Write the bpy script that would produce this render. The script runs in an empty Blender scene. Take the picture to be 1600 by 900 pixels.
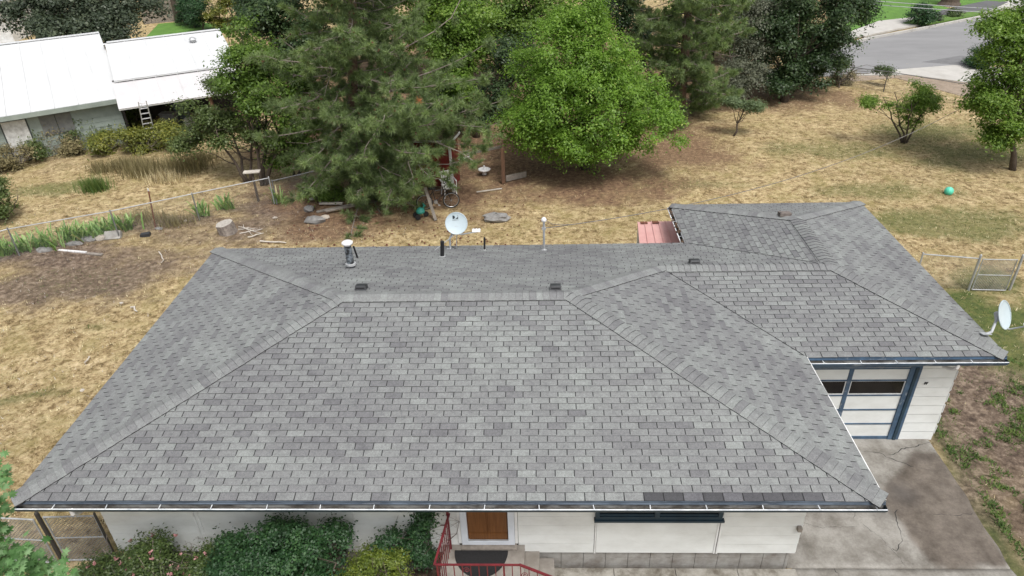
import bpy, math, random
import numpy as np
from mathutils import Vector, Matrix
rnd = random.Random(7)
RNG = np.random.default_rng(11)
PI = math.pi
R = math.radians
sc = bpy.context.scene

# ------------------------------------------------------------------ camera
CF, CX, CY, CZ = 1092.397, 8.4287, -7.5624, 8.5003
YAW, PITCH, ROLL = -0.0423, 0.5485, -0.0325
def cam_axes():
    a, b = math.cos(YAW), math.sin(YAW)
    w = Vector((b*math.cos(PITCH), a*math.cos(PITCH), -math.sin(PITCH)))
    r = Vector((a, -b, 0)); u = r.cross(w)
    return r*math.cos(ROLL)+u*math.sin(ROLL), u*math.cos(ROLL)-r*math.sin(ROLL), w
RA, UA, WA = cam_axes()
cam = bpy.data.cameras.new('camera'); camo = bpy.data.objects.new('camera', cam)
sc.collection.objects.link(camo); sc.camera = camo
cam.sensor_width = 36; cam.lens = 36*CF/1600; cam.clip_start = 0.1; cam.clip_end = 600
mw = Matrix((RA, UA, -WA)).transposed().to_4x4(); mw.translation = (CX, CY, CZ)
camo.matrix_world = mw
CAMP = Vector((CX, CY, CZ))
# ------------------------------------------------------------------ light
SUN_EL, SUN_AZ = R(62), R(148)      # azimuth measured from +Y towards +X
world = bpy.data.worlds.new('World'); sc.world = world; world.use_nodes = True
nt = world.node_tree; bg = nt.nodes['Background']
sky = nt.nodes.new('ShaderNodeTexSky'); sky.sky_type = 'NISHITA'; sky.sun_disc = False
sky.sun_elevation = SUN_EL; sky.sun_rotation = SUN_AZ; sky.air_density = 1.0; sky.dust_density = 4.0; sky.ozone_density = 1.0
hs = nt.nodes.new('ShaderNodeHueSaturation'); hs.inputs['Saturation'].default_value = 0.22
nt.links.new(sky.outputs[0], hs.inputs['Color']); nt.links.new(hs.outputs[0], bg.inputs[0]); bg.inputs[1].default_value = 0.135
sun = bpy.data.lights.new('sun', 'SUN'); suno = bpy.data.objects.new('sun', sun); sc.collection.objects.link(suno)
sun.energy = 2.1; sun.angle = R(20); sun.color = (1.0, 0.965, 0.91)
sd = Vector((math.sin(SUN_AZ)*math.cos(SUN_EL), math.cos(SUN_AZ)*math.cos(SUN_EL), math.sin(SUN_EL)))
suno.rotation_euler = sd.to_track_quat('Z', 'Y').to_euler()
sc.view_settings.view_transform = 'Standard'; sc.view_settings.look = 'None'; sc.view_settings.exposure = 0.40

# ------------------------------------------------------------------ survey helpers (pixel of the 1600x900 photo -> world point)
GZ = -2.6
def ray(X, Y): return WA + RA*((X-800)/CF) - UA*((Y-450)/CF)
def atz(X, Y, z=GZ):
    d = ray(X, Y); return CAMP + d*((z-CZ)/d.z)
def aty(X, Y, y):
    d = ray(X, Y); return CAMP + d*((y-CY)/d.y)
def atd(X, Y, dep): return CAMP + ray(X, Y)*dep
def g2(X, Y): p = atz(X, Y); return (p.x, p.y)

# ------------------------------------------------------------------ object helpers
col = sc.collection
def tag(o, label=None, cat=None, group=None, kind=None):
    if label: o['label'] = label
    if cat: o['category'] = cat
    if group: o['group'] = group
    if kind: o['kind'] = kind
    return o
def empty(name, loc, label, cat, group=None, rz=0):
    o = bpy.data.objects.new(name, None); o.empty_display_size = .1
    col.objects.link(o); o.location = loc; o.rotation_euler = (0, 0, rz)
    return tag(o, label, cat, group)
class MB:
    """collects polygons; with a parent given, coordinates are world ones and moved into the parent's frame"""
    def __init__(s): s.v = []; s.f = []; s.m = []; s.t = []; s.tone = .5; s.mi = 0
    def face(s, pts, mi=None, tone=None):
        i = len(s.v); s.v += [tuple(p) for p in pts]; s.f.append(tuple(range(i, i+len(pts))))
        s.m.append(s.mi if mi is None else mi); s.t.append(s.tone if tone is None else tone)
    def mesh(s, vs, fs, mi=None):
        i = len(s.v); s.v += [tuple(p) for p in vs]
        for f in fs: s.f.append(tuple(i+k for k in f)); s.m.append(s.mi if mi is None else mi); s.t.append(s.tone)
    def box(s, x0, x1, y0, y1, z0, z1, mi=None):
        v = [(x, y, z) for z in (z0, z1) for y in (y0, y1) for x in (x0, x1)]
        s.mesh(v, [(0,2,3,1),(4,5,7,6),(0,1,5,4),(2,6,7,3),(0,4,6,2),(1,3,7,5)], mi)
    def obox(s, c, ax, ay, az, mi=None):
        c = Vector(c); ax = Vector(ax); ay = Vector(ay); az = Vector(az)
        v = [c+ax*i+ay*j+az*k for k in (-1, 1) for j in (-1, 1) for i in (-1, 1)]
        s.mesh(v, [(0,2,3,1),(4,5,7,6),(0,1,5,4),(2,6,7,3),(0,4,6,2),(1,3,7,5)], mi)
    def tube(s, pts, rad, n=6, mi=None, caps=True):
        pts = [Vector(p) for p in pts]
        rad = rad if isinstance(rad, (list, tuple)) else [rad]*len(pts)
        vs = []; fs = []
        up = None
        for i, p in enumerate(pts):
            d = (pts[min(i+1, len(pts)-1)]-pts[max(i-1, 0)])
            if d.length < 1e-9: d = Vector((0, 0, 1))
            d.normalize()
            if up is None: up = d.orthogonal().normalized()
            else:
                up = up - d*up.dot(d)
                up = up.normalized() if up.length > 1e-6 else d.orthogonal().normalized()
            q = d.cross(up)
            for k in range(n):
                a = 2*PI*k/n; vs.append(p+(up*math.cos(a)+q*math.sin(a))*rad[i])
        for i in range(len(pts)-1):
            for k in range(n):
                a = i*n+k; b = i*n+(k+1) % n; fs.append((a, b, b+n, a+n))
        if caps:
            fs.append(tuple(range(n-1, -1, -1))); m = (len(pts)-1)*n; fs.append(tuple(range(m, m+n)))
        s.mesh(vs, fs, mi)
    def lathe(s, c, prof, n=16, mi=None, axis='z'):
        vs = []; fs = []
        for r_, z in prof:
            for k in range(n):
                a = 2*PI*k/n; vs.append((c[0]+r_*math.cos(a), c[1]+r_*math.sin(a), c[2]+z))
        for i in range(len(prof)-1):
            for k in range(n):
                a = i*n+k; b = i*n+(k+1) % n; fs.append((a, b, b+n, a+n))
        fs.append(tuple(range(n-1, -1, -1))); m = (len(prof)-1)*n; fs.append(tuple(range(m, m+n)))
        s.mesh(vs, fs, mi)
    def prism(s, poly, z0, z1, mi=None):
        n = len(poly); v = [(p[0], p[1], z0) for p in poly]+[(p[0], p[1], z1) for p in poly]
        s.mesh(v, [tuple(range(n-1, -1, -1)), tuple(range(n, 2*n))]+[(k, (k+1) % n, n+(k+1) % n, n+k) for k in range(n)], mi)
    def build(s, name, mats, parent=None, smooth=False, local=False):
        me = bpy.data.meshes.new(name)
        off = Vector((0, 0, 0))
        o = bpy.data.objects.new(name, me)
        if parent is not None:
            inv = world_of(parent).inverted()
            vs = s.v if local else [tuple(inv @ Vector(p)) for p in s.v]
        else: vs = s.v
        me.from_pydata(vs, [], s.f)
        for m in (mats if isinstance(mats, (list, tuple)) else [mats]): me.materials.append(m)
        me.polygons.foreach_set('material_index', s.m)
        if smooth: me.polygons.foreach_set('use_smooth', [True]*len(s.f))
        a = me.attributes.new('tone', 'FLOAT', 'FACE'); a.data.foreach_set('value', s.t)
        me.update(); col.objects.link(o)
        if parent is not None: o.parent = parent
        return o
def world_of(o):
    m = Matrix.LocRotScale(o.location, o.rotation_euler, o.scale)
    return world_of(o.parent) @ m if o.parent else m
def np_mesh(name, V, F, mats, parent=None, tone=None, smooth=False):
    """V (n,3), F (m,k) all faces of one size"""
    me = bpy.data.meshes.new(name); V = np.asarray(V, np.float32); F = np.asarray(F, np.int32)
    if parent is not None:
        m = np.array(world_of(parent).inverted()); V = V @ m[:3, :3].T + m[:3, 3]
    me.vertices.add(len(V)); me.vertices.foreach_set('co', np.ascontiguousarray(V, np.float32).ravel())
    k = F.shape[1]; me.loops.add(F.size); me.loops.foreach_set('vertex_index', F.ravel())
    me.polygons.add(len(F)); me.polygons.foreach_set('loop_start', np.arange(0, F.size, k, dtype=np.int32))
    if tone is not None:
        a = me.attributes.new('tone', 'FLOAT', 'FACE'); a.data.foreach_set('value', np.asarray(tone, np.float32))
    if smooth: me.polygons.foreach_set('use_smooth', np.ones(len(F), bool))
    me.update(calc_edges=True)
    for m in (mats if isinstance(mats, (list, tuple)) else [mats]): me.materials.append(m)
    o = bpy.data.objects.new(name, me); col.objects.link(o)
    if parent is not None: o.parent = parent
    return o

# ------------------------------------------------------------------ materials
def newmat(name):
    m = bpy.data.materials.new(name); m.use_nodes = True; n = m.node_tree
    return m, n, n.nodes['Principled BSDF']
def pos_noise(n, scale, detail=3, rough=.6, vec=None, stretch=None):
    g = n.nodes.new('ShaderNodeNewGeometry'); src = g.outputs['Position']
    if stretch:
        mp = n.nodes.new('ShaderNodeMapping'); mp.inputs['Scale'].default_value = stretch
        n.links.new(src, mp.inputs[0]); src = mp.outputs[0]
    t = n.nodes.new('ShaderNodeTexNoise'); t.inputs['Scale'].default_value = scale
    t.inputs['Detail'].default_value = detail; t.inputs['Roughness'].default_value = rough
    n.links.new(src, t.inputs['Vector']); return t.outputs['Fac']
def ramp(n, fac, stops):
    r_ = n.nodes.new('ShaderNodeValToRGB'); e = r_.color_ramp.elements
    while len(e) < len(stops): e.new(.5)
    for el, (p, c) in zip(e, stops): el.position = p; el.color = (*c, 1)
    n.links.new(fac, r_.inputs[0]); return r_.outputs[0]
def mixc(n, f, a, b, mode='MIX'):
    x = n.nodes.new('ShaderNodeMix'); x.data_type = 'RGBA'; x.blend_type = mode
    for sk, v in ((x.inputs[0], f), (x.inputs[6], a), (x.inputs[7], b)):
        if hasattr(v, 'is_linked'): n.links.new(v, sk)
        else: sk.default_value = v if not isinstance(v, tuple) else (*v, 1)
    return x.outputs[2]
def math_(n, op, a, b=None, clamp=False):
    x = n.nodes.new('ShaderNodeMath'); x.operation = op; x.use_clamp = clamp
    for i, v in enumerate((a, b)):
        if v is None: continue
        if hasattr(v, 'is_linked'): n.links.new(v, x.inputs[i])
        else: x.inputs[i].default_value = v
    return x.outputs[0]
def bump(n, b, h, dist, strength=1):
    x = n.nodes.new('ShaderNodeBump'); x.inputs['Distance'].default_value = dist; x.inputs['Strength'].default_value = strength
    n.links.new(h, x.inputs['Height']); n.links.new(x.outputs[0], b.inputs['Normal'])
def attr(n, name='tone'):
    a = n.nodes.new('ShaderNodeAttribute'); a.attribute_name = name; return a.outputs['Fac']
def pm(name, c1, c2=None, scale=4, rough=.7, bmp=0, bscale=None, metal=0, c3=None, stretch=None, detail=4):
    m, n, b = newmat(name); c2 = c2 or tuple(v*.75 for v in c1)
    f = pos_noise(n, scale, detail, .65, stretch=stretch)
    st = [(.32, c2), (.62, c1)]
    if c3: st = [(.25, c3), (.42, c2), (.62, c1)]
    n.links.new(ramp(n, f, st), b.inputs['Base Color'])
    b.inputs['Roughness'].default_value = rough; b.inputs['Metallic'].default_value = metal
    if bmp: bump(n, b, pos_noise(n, bscale or scale*6, 3), bmp)
    return m
def leafmat(name, stops, trans=.3, rough=.5):
    m, n, b = newmat(name)
    c = ramp(n, attr(n), stops); n.links.new(c, b.inputs['Base Color']); b.inputs['Roughness'].default_value = rough
    tr = n.nodes.new('ShaderNodeBsdfTranslucent'); n.links.new(mixc(n, 1.0, c, (1.0, 1.1, .6), 'MULTIPLY'), tr.inputs[0])
    mx = n.nodes.new('ShaderNodeMixShader'); mx.inputs[0].default_value = trans
    out = n.nodes['Material Output']
    n.links.new(b.outputs[0], mx.inputs[1]); n.links.new(tr.outputs[0], mx.inputs[2]); n.links.new(mx.outputs[0], out.inputs[0])
    return m
M = {}
# shingles: a granule coat whose tint differs tab by tab
def shingle_mat(name, stops):
    m, n, b = newmat(name)
    c = ramp(n, attr(n), stops)
    gr = ramp(n, pos_noise(n, 90, 2, .7), [(.32, (.72,)*3), (.68, (1.28,)*3)])
    big = ramp(n, pos_noise(n, .9, 4, .6), [(.3, (.86, .85, .87)), (.7, (1.08, 1.09, 1.08))])
    blot = ramp(n, pos_noise(n, 5, 4, .65), [(.30, (.80, .79, .81)), (.44, (.96, .96, .96)), (.65, (1.05,)*3)])
    c = mixc(n, 1.0, c, gr, 'MULTIPLY'); c = mixc(n, 1.0, c, big, 'MULTIPLY'); c = mixc(n, 1.0, c, blot, 'MULTIPLY'); c = mixc(n, 1.0, c, ramp(n, pos_noise(n, 24, 3, .7), [(.34, (.84,)*3), (.66, (1.14,)*3)]), 'MULTIPLY')
    n.links.new(c, b.inputs['Base Color']); b.inputs['Roughness'].default_value = .62
    bump(n, b, pos_noise(n, 160, 2), .003)
    return m
M['shingle'] = shingle_mat('shingle_granules', [(0, (.136, .137, .143)), (.3, (.166, .169, .172)), (.6, (.190, .197, .196)), (1, (.222, .235, .229))])
M['patch'] = shingle_mat('new_shingle_granules', [(0, (.045, .045, .05)), (1, (.105, .105, .115))])
M['butt'] = pm('asphalt_cut_edge', (.030, .030, .032), rough=.9)
M['deck'] = pm('roofing_felt', (.025, .025, .026), rough=.95)
M['white_paint'] = pm('white_siding_paint', (.74, .76, .75), (.66, .675, .66), 1.4, .55, .001, 40, c3=(.56, .57, .55), stretch=(1, 1, 2), detail=7)
M['white_trim'] = pm('white_trim_paint', (.78, .79, .79), (.6, .6, .59), 3, .5)
M['soffit'] = pm('soffit_paint', (.6, .6, .58), rough=.7)
M['blue'] = pm('weathered_blue_paint', (.070, .125, .20), (.045, .08, .13), 3, .55, .001, 30, c3=(.30, .34, .38))
M['drip'] = pm('worn_grey_blue_drip_edge', (.115, .145, .185), (.050, .066, .09), 1.6, .5, stretch=(1, 5, 5), c3=(.33, .35, .38), detail=6)
M['dblue'] = pm('dark_blue_paint', (.022, .048, .070), (.015, .033, .05), 3, .5)
M['gutter_in'] = pm('dirty_gutter_metal', (.36, .36, .35), (.13, .12, .11), 2.6, .6, stretch=(1, 2, 2), c3=(.03, .026, .022))
M['grime'] = pm('gutter_grime', (.06, .05, .04), (.02, .018, .015), 8, .95)
M['lip'] = pm('gutter_lip_paint', (.75, .77, .78), (.45, .48, .52), 6, .45)
M['groove'] = pm('siding_joint', (.06, .06, .058), rough=.9)  # dark wall core seen through board gaps in place of lap shadow
M['block'] = pm('cement_block', (.34, .33, .31), (.24, .225, .205), 3, .9, .003, 60, c3=(.16, .13, .11))
M['concrete'] = pm('old_concrete', (.27, .25, .225), (.19, .17, .15), 2.2, .9, .003, 50, c3=(.14, .125, .10))
M['glass'] = pm('dark_window_glass', (.012, .011, .011), (.02, .018, .016), 2, .08)
M['wood_door'] = pm('varnished_door_wood', (.19, .080, .026), (.12, .048, .015), 3, .45, stretch=(14, 1, .8))
M['alu'] = pm('white_aluminium', (.66, .70, .76), (.58, .62, .68), 2, .35)
M['red_iron'] = pm('dark_red_railing_paint', (.16, .017, .024), (.10, .012, .018), 7, .5)
M['mat'] = pm('rubber_mat', (.014, .014, .015), (.008, .008, .009), 30, .95, .003, 120)
M['galv'] = pm('galvanised_steel', (.46, .47, .48), (.33, .34, .35), 6, .45, metal=.35)
M['galv_dark'] = pm('dull_galvanised_steel', (.20, .205, .21), (.11, .11, .11), 6, .6, metal=.2)
M['wire'] = pm('fence_wire', (.30, .30, .30), (.18, .18, .18), 4, .6)
M['rust'] = pm('rusty_steel', (.17, .06, .03), (.09, .032, .02), 12, .85)
M['black'] = pm('black_paint', (.014, .014, .016), (.009, .009, .01), 8, .5)
M['flue'] = pm('streaked_flue_metal', (.20, .23, .26), (.020, .022, .025), 11, .5, c3=(.010, .010, .011), detail=5)
M['vent'] = pm('dark_vent_metal', (.035, .038, .043), (.022, .023, .026), 9, .5)
M['dish'] = pm('dish_paint', (.46, .54, .58), (.41, .49, .53), 3, .4)
M['dishgrey'] = pm('dish_arm_grey', (.42, .44, .46), (.33, .35, .37), 6, .45)
M['logo'] = pm('logo_black', (.01, .02, .03), rough=.5)
M['pink'] = pm('faded_pink_metal', (.56, .33, .31), (.50, .27, .255), 2.5, .5)
M['barn_roof'] = pm('white_metal_roof', (.595, .605, .615), (.55, .56, .57), .8, .4)
M['barn_wall'] = pm('grey_green_siding', (.27, .31, .28), (.21, .245, .22), 2, .75)
M['barn_trim'] = pm('dark_trim', (.05, .06, .055), rough=.7)
M['old_white'] = pm('worn_white_paint', (.62, .62, .60), (.40, .39, .37), 6, .7)
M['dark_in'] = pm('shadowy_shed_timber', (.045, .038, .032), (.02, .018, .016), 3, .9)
M['red_wood'] = pm('red_painted_boards', (.20, .022, .018), (.11, .014, .012), 4, .75)
M['brown_wood'] = pm('brown_timber', (.16, .085, .05), (.09, .05, .03), 5, .85, stretch=(6, 6, 1))
M['grey_wood'] = pm('grey_weathered_wood', (.27, .24, .21), (.16, .14, .12), 6, .9, .003, 40)
M['bark'] = pm('grey_brown_bark', (.11, .085, .065), (.055, .042, .034), 9, .95, .02, 30, stretch=(3, 3, 1))
M['pine_bark'] = pm('pine_bark', (.20, .125, .09), (.085, .055, .042), 8, .95, .02, 20, stretch=(3, 3, 1))
M['twig'] = pm('bare_grey_twig', (.24, .205, .18), (.15, .125, .105), 8, .95)
M['cone'] = pm('pine_cone_brown', (.13, .045, .03), rough=.9)
M['dead_needle'] = pm('dead_orange_needles', (.34, .13, .04), (.24, .09, .03), 9, .9)
M['rock'] = pm('field_stone', (.25, .245, .24), (.15, .145, .14), 7, .9, .01, 25)
M['palerock'] = pm('pale_stone', (.47, .42, .36), (.33, .29, .25), 7, .9, .01, 25)
M['bone'] = pm('bleached_wood', (.56, .52, .47), (.42, .38, .33), 10, .85)
M['hose'] = pm('green_hose', (.012, .12, .06), rough=.4)
M['teal'] = pm('mint_ball_vinyl', (.10, .60, .42), (.09, .53, .37), 3, .4)
M['toy_teal'] = pm('teal_plastic', (.03, .26, .21), rough=.5)
M['plastic'] = pm('white_plastic', (.72, .71, .72), (.6, .6, .6), 4, .45)
M['pinkp'] = pm('pink_plastic', (.62, .30, .32), rough=.5)
M['rubber'] = pm('tyre_rubber', (.015, .015, .016), rough=.8)
M['chrome'] = pm('dull_chrome', (.45, .45, .45), rough=.35, metal=.6)
M['cable'] = pm('cable_insulation', (.20, .19, .18), (.10, .095, .09), 4, .7)
M['asphalt'] = pm('road_asphalt', (.235, .235, .24), (.195, .195, .20), .25, .9, .003, 60, stretch=(1, 3, 1))
M['asphalt_dark'] = pm('newer_asphalt', (.11, .11, .115), (.085, .085, .09), 1, .9, .003, 60)
M['walk'] = pm('pale_concrete', (.46, .445, .42), (.38, .365, .34), 1.2, .9, .003, 40)
M['gravel'] = pm('gravel_earth', (.33, .26, .20), (.23, .18, .135), 2.5, .95, .02, 25)
M['petal'] = leafmat('faded_pink_petals', [(0, (.40, .16, .18)), (1, (.62, .36, .36))])
# leaves
M['L_apple'] = leafmat('apple_leaves', [(0, (.095, .18, .026)), (.4, (.175, .31, .04)), (.85, (.27, .43, .07)), (1, (.58, .64, .18))], .5)
M['L_mid'] = leafmat('mid_green_leaves', [(0, (.062, .118, .022)), (.5, (.132, .225, .036)), (1, (.25, .36, .075))], .48)
M['L_dull'] = leafmat('dull_green_leaves', [(0, (.050, .078, .022)), (.5, (.105, .150, .042)), (1, (.19, .23, .08))], .4)
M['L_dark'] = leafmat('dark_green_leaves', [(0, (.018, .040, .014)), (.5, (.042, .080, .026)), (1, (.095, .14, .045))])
M['L_maroon'] = leafmat('dark_greyish_leaves', [(0, (.028, .044, .026)), (.5, (.062, .084, .050)), (1, (.14, .165, .10))])
M['L_olive'] = leafmat('silvery_leaves', [(0, (.075, .088, .062)), (.5, (.16, .175, .12)), (1, (.28, .29, .21))])
M['L_yellow'] = leafmat('yellow_green_leaves', [(0, (.07, .09, .018)), (.5, (.18, .20, .035)), (1, (.36, .33, .06))])
M['L_bright'] = leafmat('light_green_leaves', [(0, (.085, .16, .024)), (.5, (.18, .30, .045)), (1, (.33, .44, .10))], .5)
M['L_sap'] = leafmat('pale_sapling_leaves', [(0, (.075, .11, .05)), (.5, (.15, .21, .10)), (1, (.27, .34, .18))], .4)
M['L_maple'] = leafmat('maple_leaves', [(0, (.05, .14, .028)), (.5, (.11, .235, .075)), (1, (.22, .35, .17))])
M['L_needle'] = leafmat('pine_needles', [(0, (.085, .125, .055)), (.45, (.185, .255, .11)), (1, (.33, .43, .18))], .45)
M['L_iris'] = leafmat('iris_blades', [(0, (.07, .16, .035)), (.5, (.19, .34, .08)), (.85, (.36, .48, .18)), (1, (.52, .46, .24))])
M['L_ever'] = leafmat('evergreen_foliage', [(0, (.012, .038, .014)), (.5, (.030, .085, .028)), (1, (.080, .17, .055))])
M['L_spirea'] = leafmat('spirea_leaves', [(0, (.055, .085, .014)), (.5, (.125, .175, .024)), (1, (.27, .31, .045))])
M['L_rose'] = leafmat('rose_leaves', [(0, (.034, .062, .018)), (.5, (.075, .12, .032)), (1, (.15, .20, .055))])
M['straw'] = leafmat('dry_grass_blades', [(0, (.12, .085, .04)), (.3, (.36, .28, .155)), (.6, (.65, .545, .35)), (1, (.86, .76, .54))], .3, .8)
M['weed'] = leafmat('dry_weeds', [(0, (.11, .085, .04)), (.5, (.21, .18, .085)), (1, (.34, .29, .15))], .2, .8)
M['turf'] = leafmat('green_grass_blades', [(0, (.035, .07, .014)), (.5, (.075, .14, .025)), (1, (.16, .22, .05))], .25, .7)

# ------------------------------------------------------------------ value noise for the layout of ground cover
_lat = np.random.default_rng(5).random((64, 64))
def vnoise(x, y, s):
    x = np.asarray(x)*s; y = np.asarray(y)*s
    i = np.floor(x).astype(int); j = np.floor(y).astype(int); fx = x-i; fy = y-j
    fx = fx*fx*(3-2*fx); fy = fy*fy*(3-2*fy)
    a = _lat[i % 64, j % 64]; b = _lat[(i+1) % 64, j % 64]; c = _lat[i % 64, (j+1) % 64]; d = _lat[(i+1) % 64, (j+1) % 64]
    return (a*(1-fx)+b*fx)*(1-fy)+(c*(1-fx)+d*fx)*fy
def fbm(x, y, s): return (vnoise(x, y, s)+.5*vnoise(x+9.3, y+4.1, s*2.1)+.25*vnoise(x+3.7, y+8.8, s*4.3))/1.75

# ------------------------------------------------------------------ GROUND
# (centre x, centre y, radius x, radius y, strength) in metres
def E_(px, py, rx, ry, s=1.0): c = g2(px, py); return (c[0], c[1], rx, ry, s)
DIRT = [E_(330, 345, 2.4, .6, .8), E_(300, 372, 2.6, .8, .55), E_(230, 400, 2.4, .9, .7), E_(470, 360, 2.6, .9, .6), E_(60, 400, 3.2, 1.3), E_(150, 430, 3.0, 2.0, .9), E_(40, 455, 2.2, 1.0, .9), E_(170, 440, 2.4, 1.2, .8), E_(400, 350, 1.9, 1.6, .9), E_(430, 330, 2.2, 1.5),
        E_(240, 350, 2.6, .7, .8), E_(1560, 650, 1.9, 3.2, 1), E_(1600, 760, 1.4, 3.4, .9), E_(1530, 600, 1.2, 1.4, .9), E_(270, 365, 2, .6, .6), E_(660, 895, 1.0, .9, 1.2), E_(20, 205, 9, 5, .5)]
NEEDLE_SHADE = [(4, 33, 16, 9, 1.3), (16, 33, 6, 5, 1.1), (7, 45, 18, 8, 1.3), E_(600, 310, 3.6, 3.0, 1.2), E_(700, 300, 3.2, 2.6, 1.2), E_(800, 265, 4.2, 2.6, 1.1), E_(930, 285, 4.2, 2.4, 1.05), E_(520, 340, 2.6, 1.8, .8), E_(1060, 235, 3.2, 3.0, .9),  # first three ellipses: shade behind the pines put into ground colour; others needle litter
          E_(1200, 150, 5, 3.0, .8), E_(750, 225, 6, 5, 1.2), E_(640, 345, 2.6, 1.2, .7), E_(900, 200, 7, 5, 1.2), E_(480, 300, 2.5, 2, .9), E_(600, 200, 6, 6, 1)]
GREEN = [E_(1500, 700, .3, 1.0, .5), E_(1540, 440, 1.2, .8, .7), E_(1500, 720, .35, .8, .9), E_(1460, 465, 1.6, .8, 1), E_(1590, 610, .8, .5, .9), E_(1540, 540, 1.2, .5, 1), E_(1545, 500, 1.7, 1.0, 1.1), E_(1590, 560, 2, 1.4, .9), E_(1500, 480, 1.2, .6, 1.1), E_(1480, 350, 4.2, 1.3, .62), E_(1400, 345, 1.6, .6, .7), E_(1560, 235, 5, 2.0, .62), E_(1480, 205, 3.5, 1.6, .62),
         E_(150, 512, .55, .12, .6), E_(70, 615, .5, .2, .5), E_(10, 625, .3, .2, .6), E_(1490, 690, .45, 1.2, 1.2), E_(1530, 800, .35, 1.6, 1.0), E_(1570, 870, .4, 1.2, .9), E_(100, 295, 2.0, .7, .6), E_(145, 285, .9, .5, .9),
         E_(1300, 235, 4, 1.2, .45), E_(1250, 330, 1.5, .5, .5), E_(1380, 300, 2.5, .8, .5), E_(200, 210, 5, 2, .6), E_(1575, 690, .6, .6, .6), E_(120, 440, 2, 1, .35), E_(1050, 290, 3, .5, .35)]
def field(L, x, y, wob=.55, s=.9):
    v = np.zeros(np.shape(x))
    n = (fbm(x, y, s)-.5)*2*wob + (vnoise(x, y, 4.0)-.5)*.35
    for cx, cy, rx, ry, st in L:
        d = np.sqrt(((x-cx)/rx)**2+((y-cy)/ry)**2)
        v = np.maximum(v, np.clip((1.15-d+n)*1.6, 0, 1)*min(st, 1))
    return v
xs = np.concatenate([np.linspace(-260, -36, 8), np.arange(-34, 46, .25), np.linspace(48, 260, 8)])
ys = np.concatenate([np.linspace(-160, -9, 6), np.arange(-8, 62, .25), np.linspace(64, 420, 8)])
GX, GY = np.meshgrid(xs, ys)
hz = (fbm(GX, GY, .35)-.5)*.16 + (vnoise(GX, GY, 2.3)-.5)*.035
near = (GX > -1.5) & (GX < 20) & (GY > -4) & (GY < 12)
def house_fade(x, y):
    d = np.maximum(np.maximum(-.5-x, x-18.2), np.maximum(-3-y, y-11.2)); return np.clip(d/3, 0, 1)
FADE = house_fade(GX, GY)
far = np.clip((34-GY)/6, 0, 1)
def ground_h(x, y):
    return ((fbm(x, y, .35)-.5)*.16+(vnoise(x, y, 2.3)-.5)*.035)*house_fade(x, y)*np.clip((34-np.asarray(y))/6, 0, 1)
GZs = GZ + hz*FADE*far
V = np.stack([GX, GY, GZs], -1).reshape(-1, 3); nx = len(xs); ny = len(ys)
ii, jj = np.meshgrid(np.arange(nx-1), np.arange(ny-1)); a = (jj*nx+ii).ravel()
F = np.stack([a, a+1, a+nx+1, a+nx], -1)
m, n, b = newmat('dry_lawn')
straw = ramp(n, pos_noise(n, 3.4, 10, .84), [(.38, (.12, .075, .03)), (.445, (.30, .225, .12)), (.52, (.50, .405, .245)), (.62, (.66, .565, .385))])
patch = ramp(n, pos_noise(n, .55, 4, .6), [(.3, (.86, .84, .78)), (.7, (1.06, 1.03, 1.0))])
straw = mixc(n, 1.0, straw, patch, 'MULTIPLY'); straw = mixc(n, 1.0, straw, ramp(n, pos_noise(n, 2.2, 6, .7), [(.36, (.86, .83, .74)), (.5, (1.04, 1.02, .99)), (.62, (1.12, 1.11, 1.10))]), 'MULTIPLY'); straw = mixc(n, 1.0, straw, ramp(n, pos_noise(n, 7.5, 3, .75), [(.36, (.42, .38, .28)), (.45, (.92, .90, .86)), (.6, (1.1, 1.1, 1.1))]), 'MULTIPLY')
olive = ramp(n, pos_noise(n, 1.1, 8, .8), [(.47, (0, 0, 0)), (.62, (.7, .7, .7))])
straw = mixc(n, olive, straw, ramp(n, pos_noise(n, 7, 6, .75), [(.3, (.13, .115, .032)), (.65, (.38, .31, .12))]))
dirtc = ramp(n, pos_noise(n, 6, 8, .75), [(.36, (.060, .038, .026)), (.5, (.165, .118, .085)), (.62, (.33, .255, .19))])
needc = ramp(n, pos_noise(n, 7, 8, .75), [(.36, (.085, .046, .026)), (.5, (.19, .112, .064)), (.64, (.34, .225, .13))])
greenc = ramp(n, pos_noise(n, 6, 8, .75), [(.3, (.045, .065, .016)), (.5, (.095, .125, .028)), (.7, (.20, .19, .06))])
c = mixc(n, attr(n, 'green'), straw, greenc)
c = mixc(n, attr(n, 'dirt'), c, dirtc); c = mixc(n, attr(n, 'needle'), c, needc)
n.links.new(c, b.inputs['Base Color']); b.inputs['Roughness'].default_value = .95
bump(n, b, pos_noise(n, 9, 8, .8), .10, .9)
ground = np_mesh('ground', V, F, m, smooth=True); tag(ground, kind='structure')
for nm, L in (('dirt', DIRT), ('needle', NEEDLE_SHADE), ('green', GREEN)):
    at = ground.data.attributes.new(nm, 'FLOAT', 'POINT'); at.data.foreach_set('value', field(L, GX, GY).ravel().astype(np.float32))

def sheet(name, pix, z, mat, kind='structure', world_pts=None, th=None):
    pts = world_pts or [g2(*p) for p in pix]
    mb = MB()
    mb.prism(pts, z-(th or .12), z)
    o = mb.build(name, mat)
    if sum(pts[i][0]*pts[(i+1) % len(pts)][1]-pts[(i+1) % len(pts)][0]*pts[i][1] for i in range(len(pts))) < 0: o.data.flip_normals()
    return tag(o, kind=kind)
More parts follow.
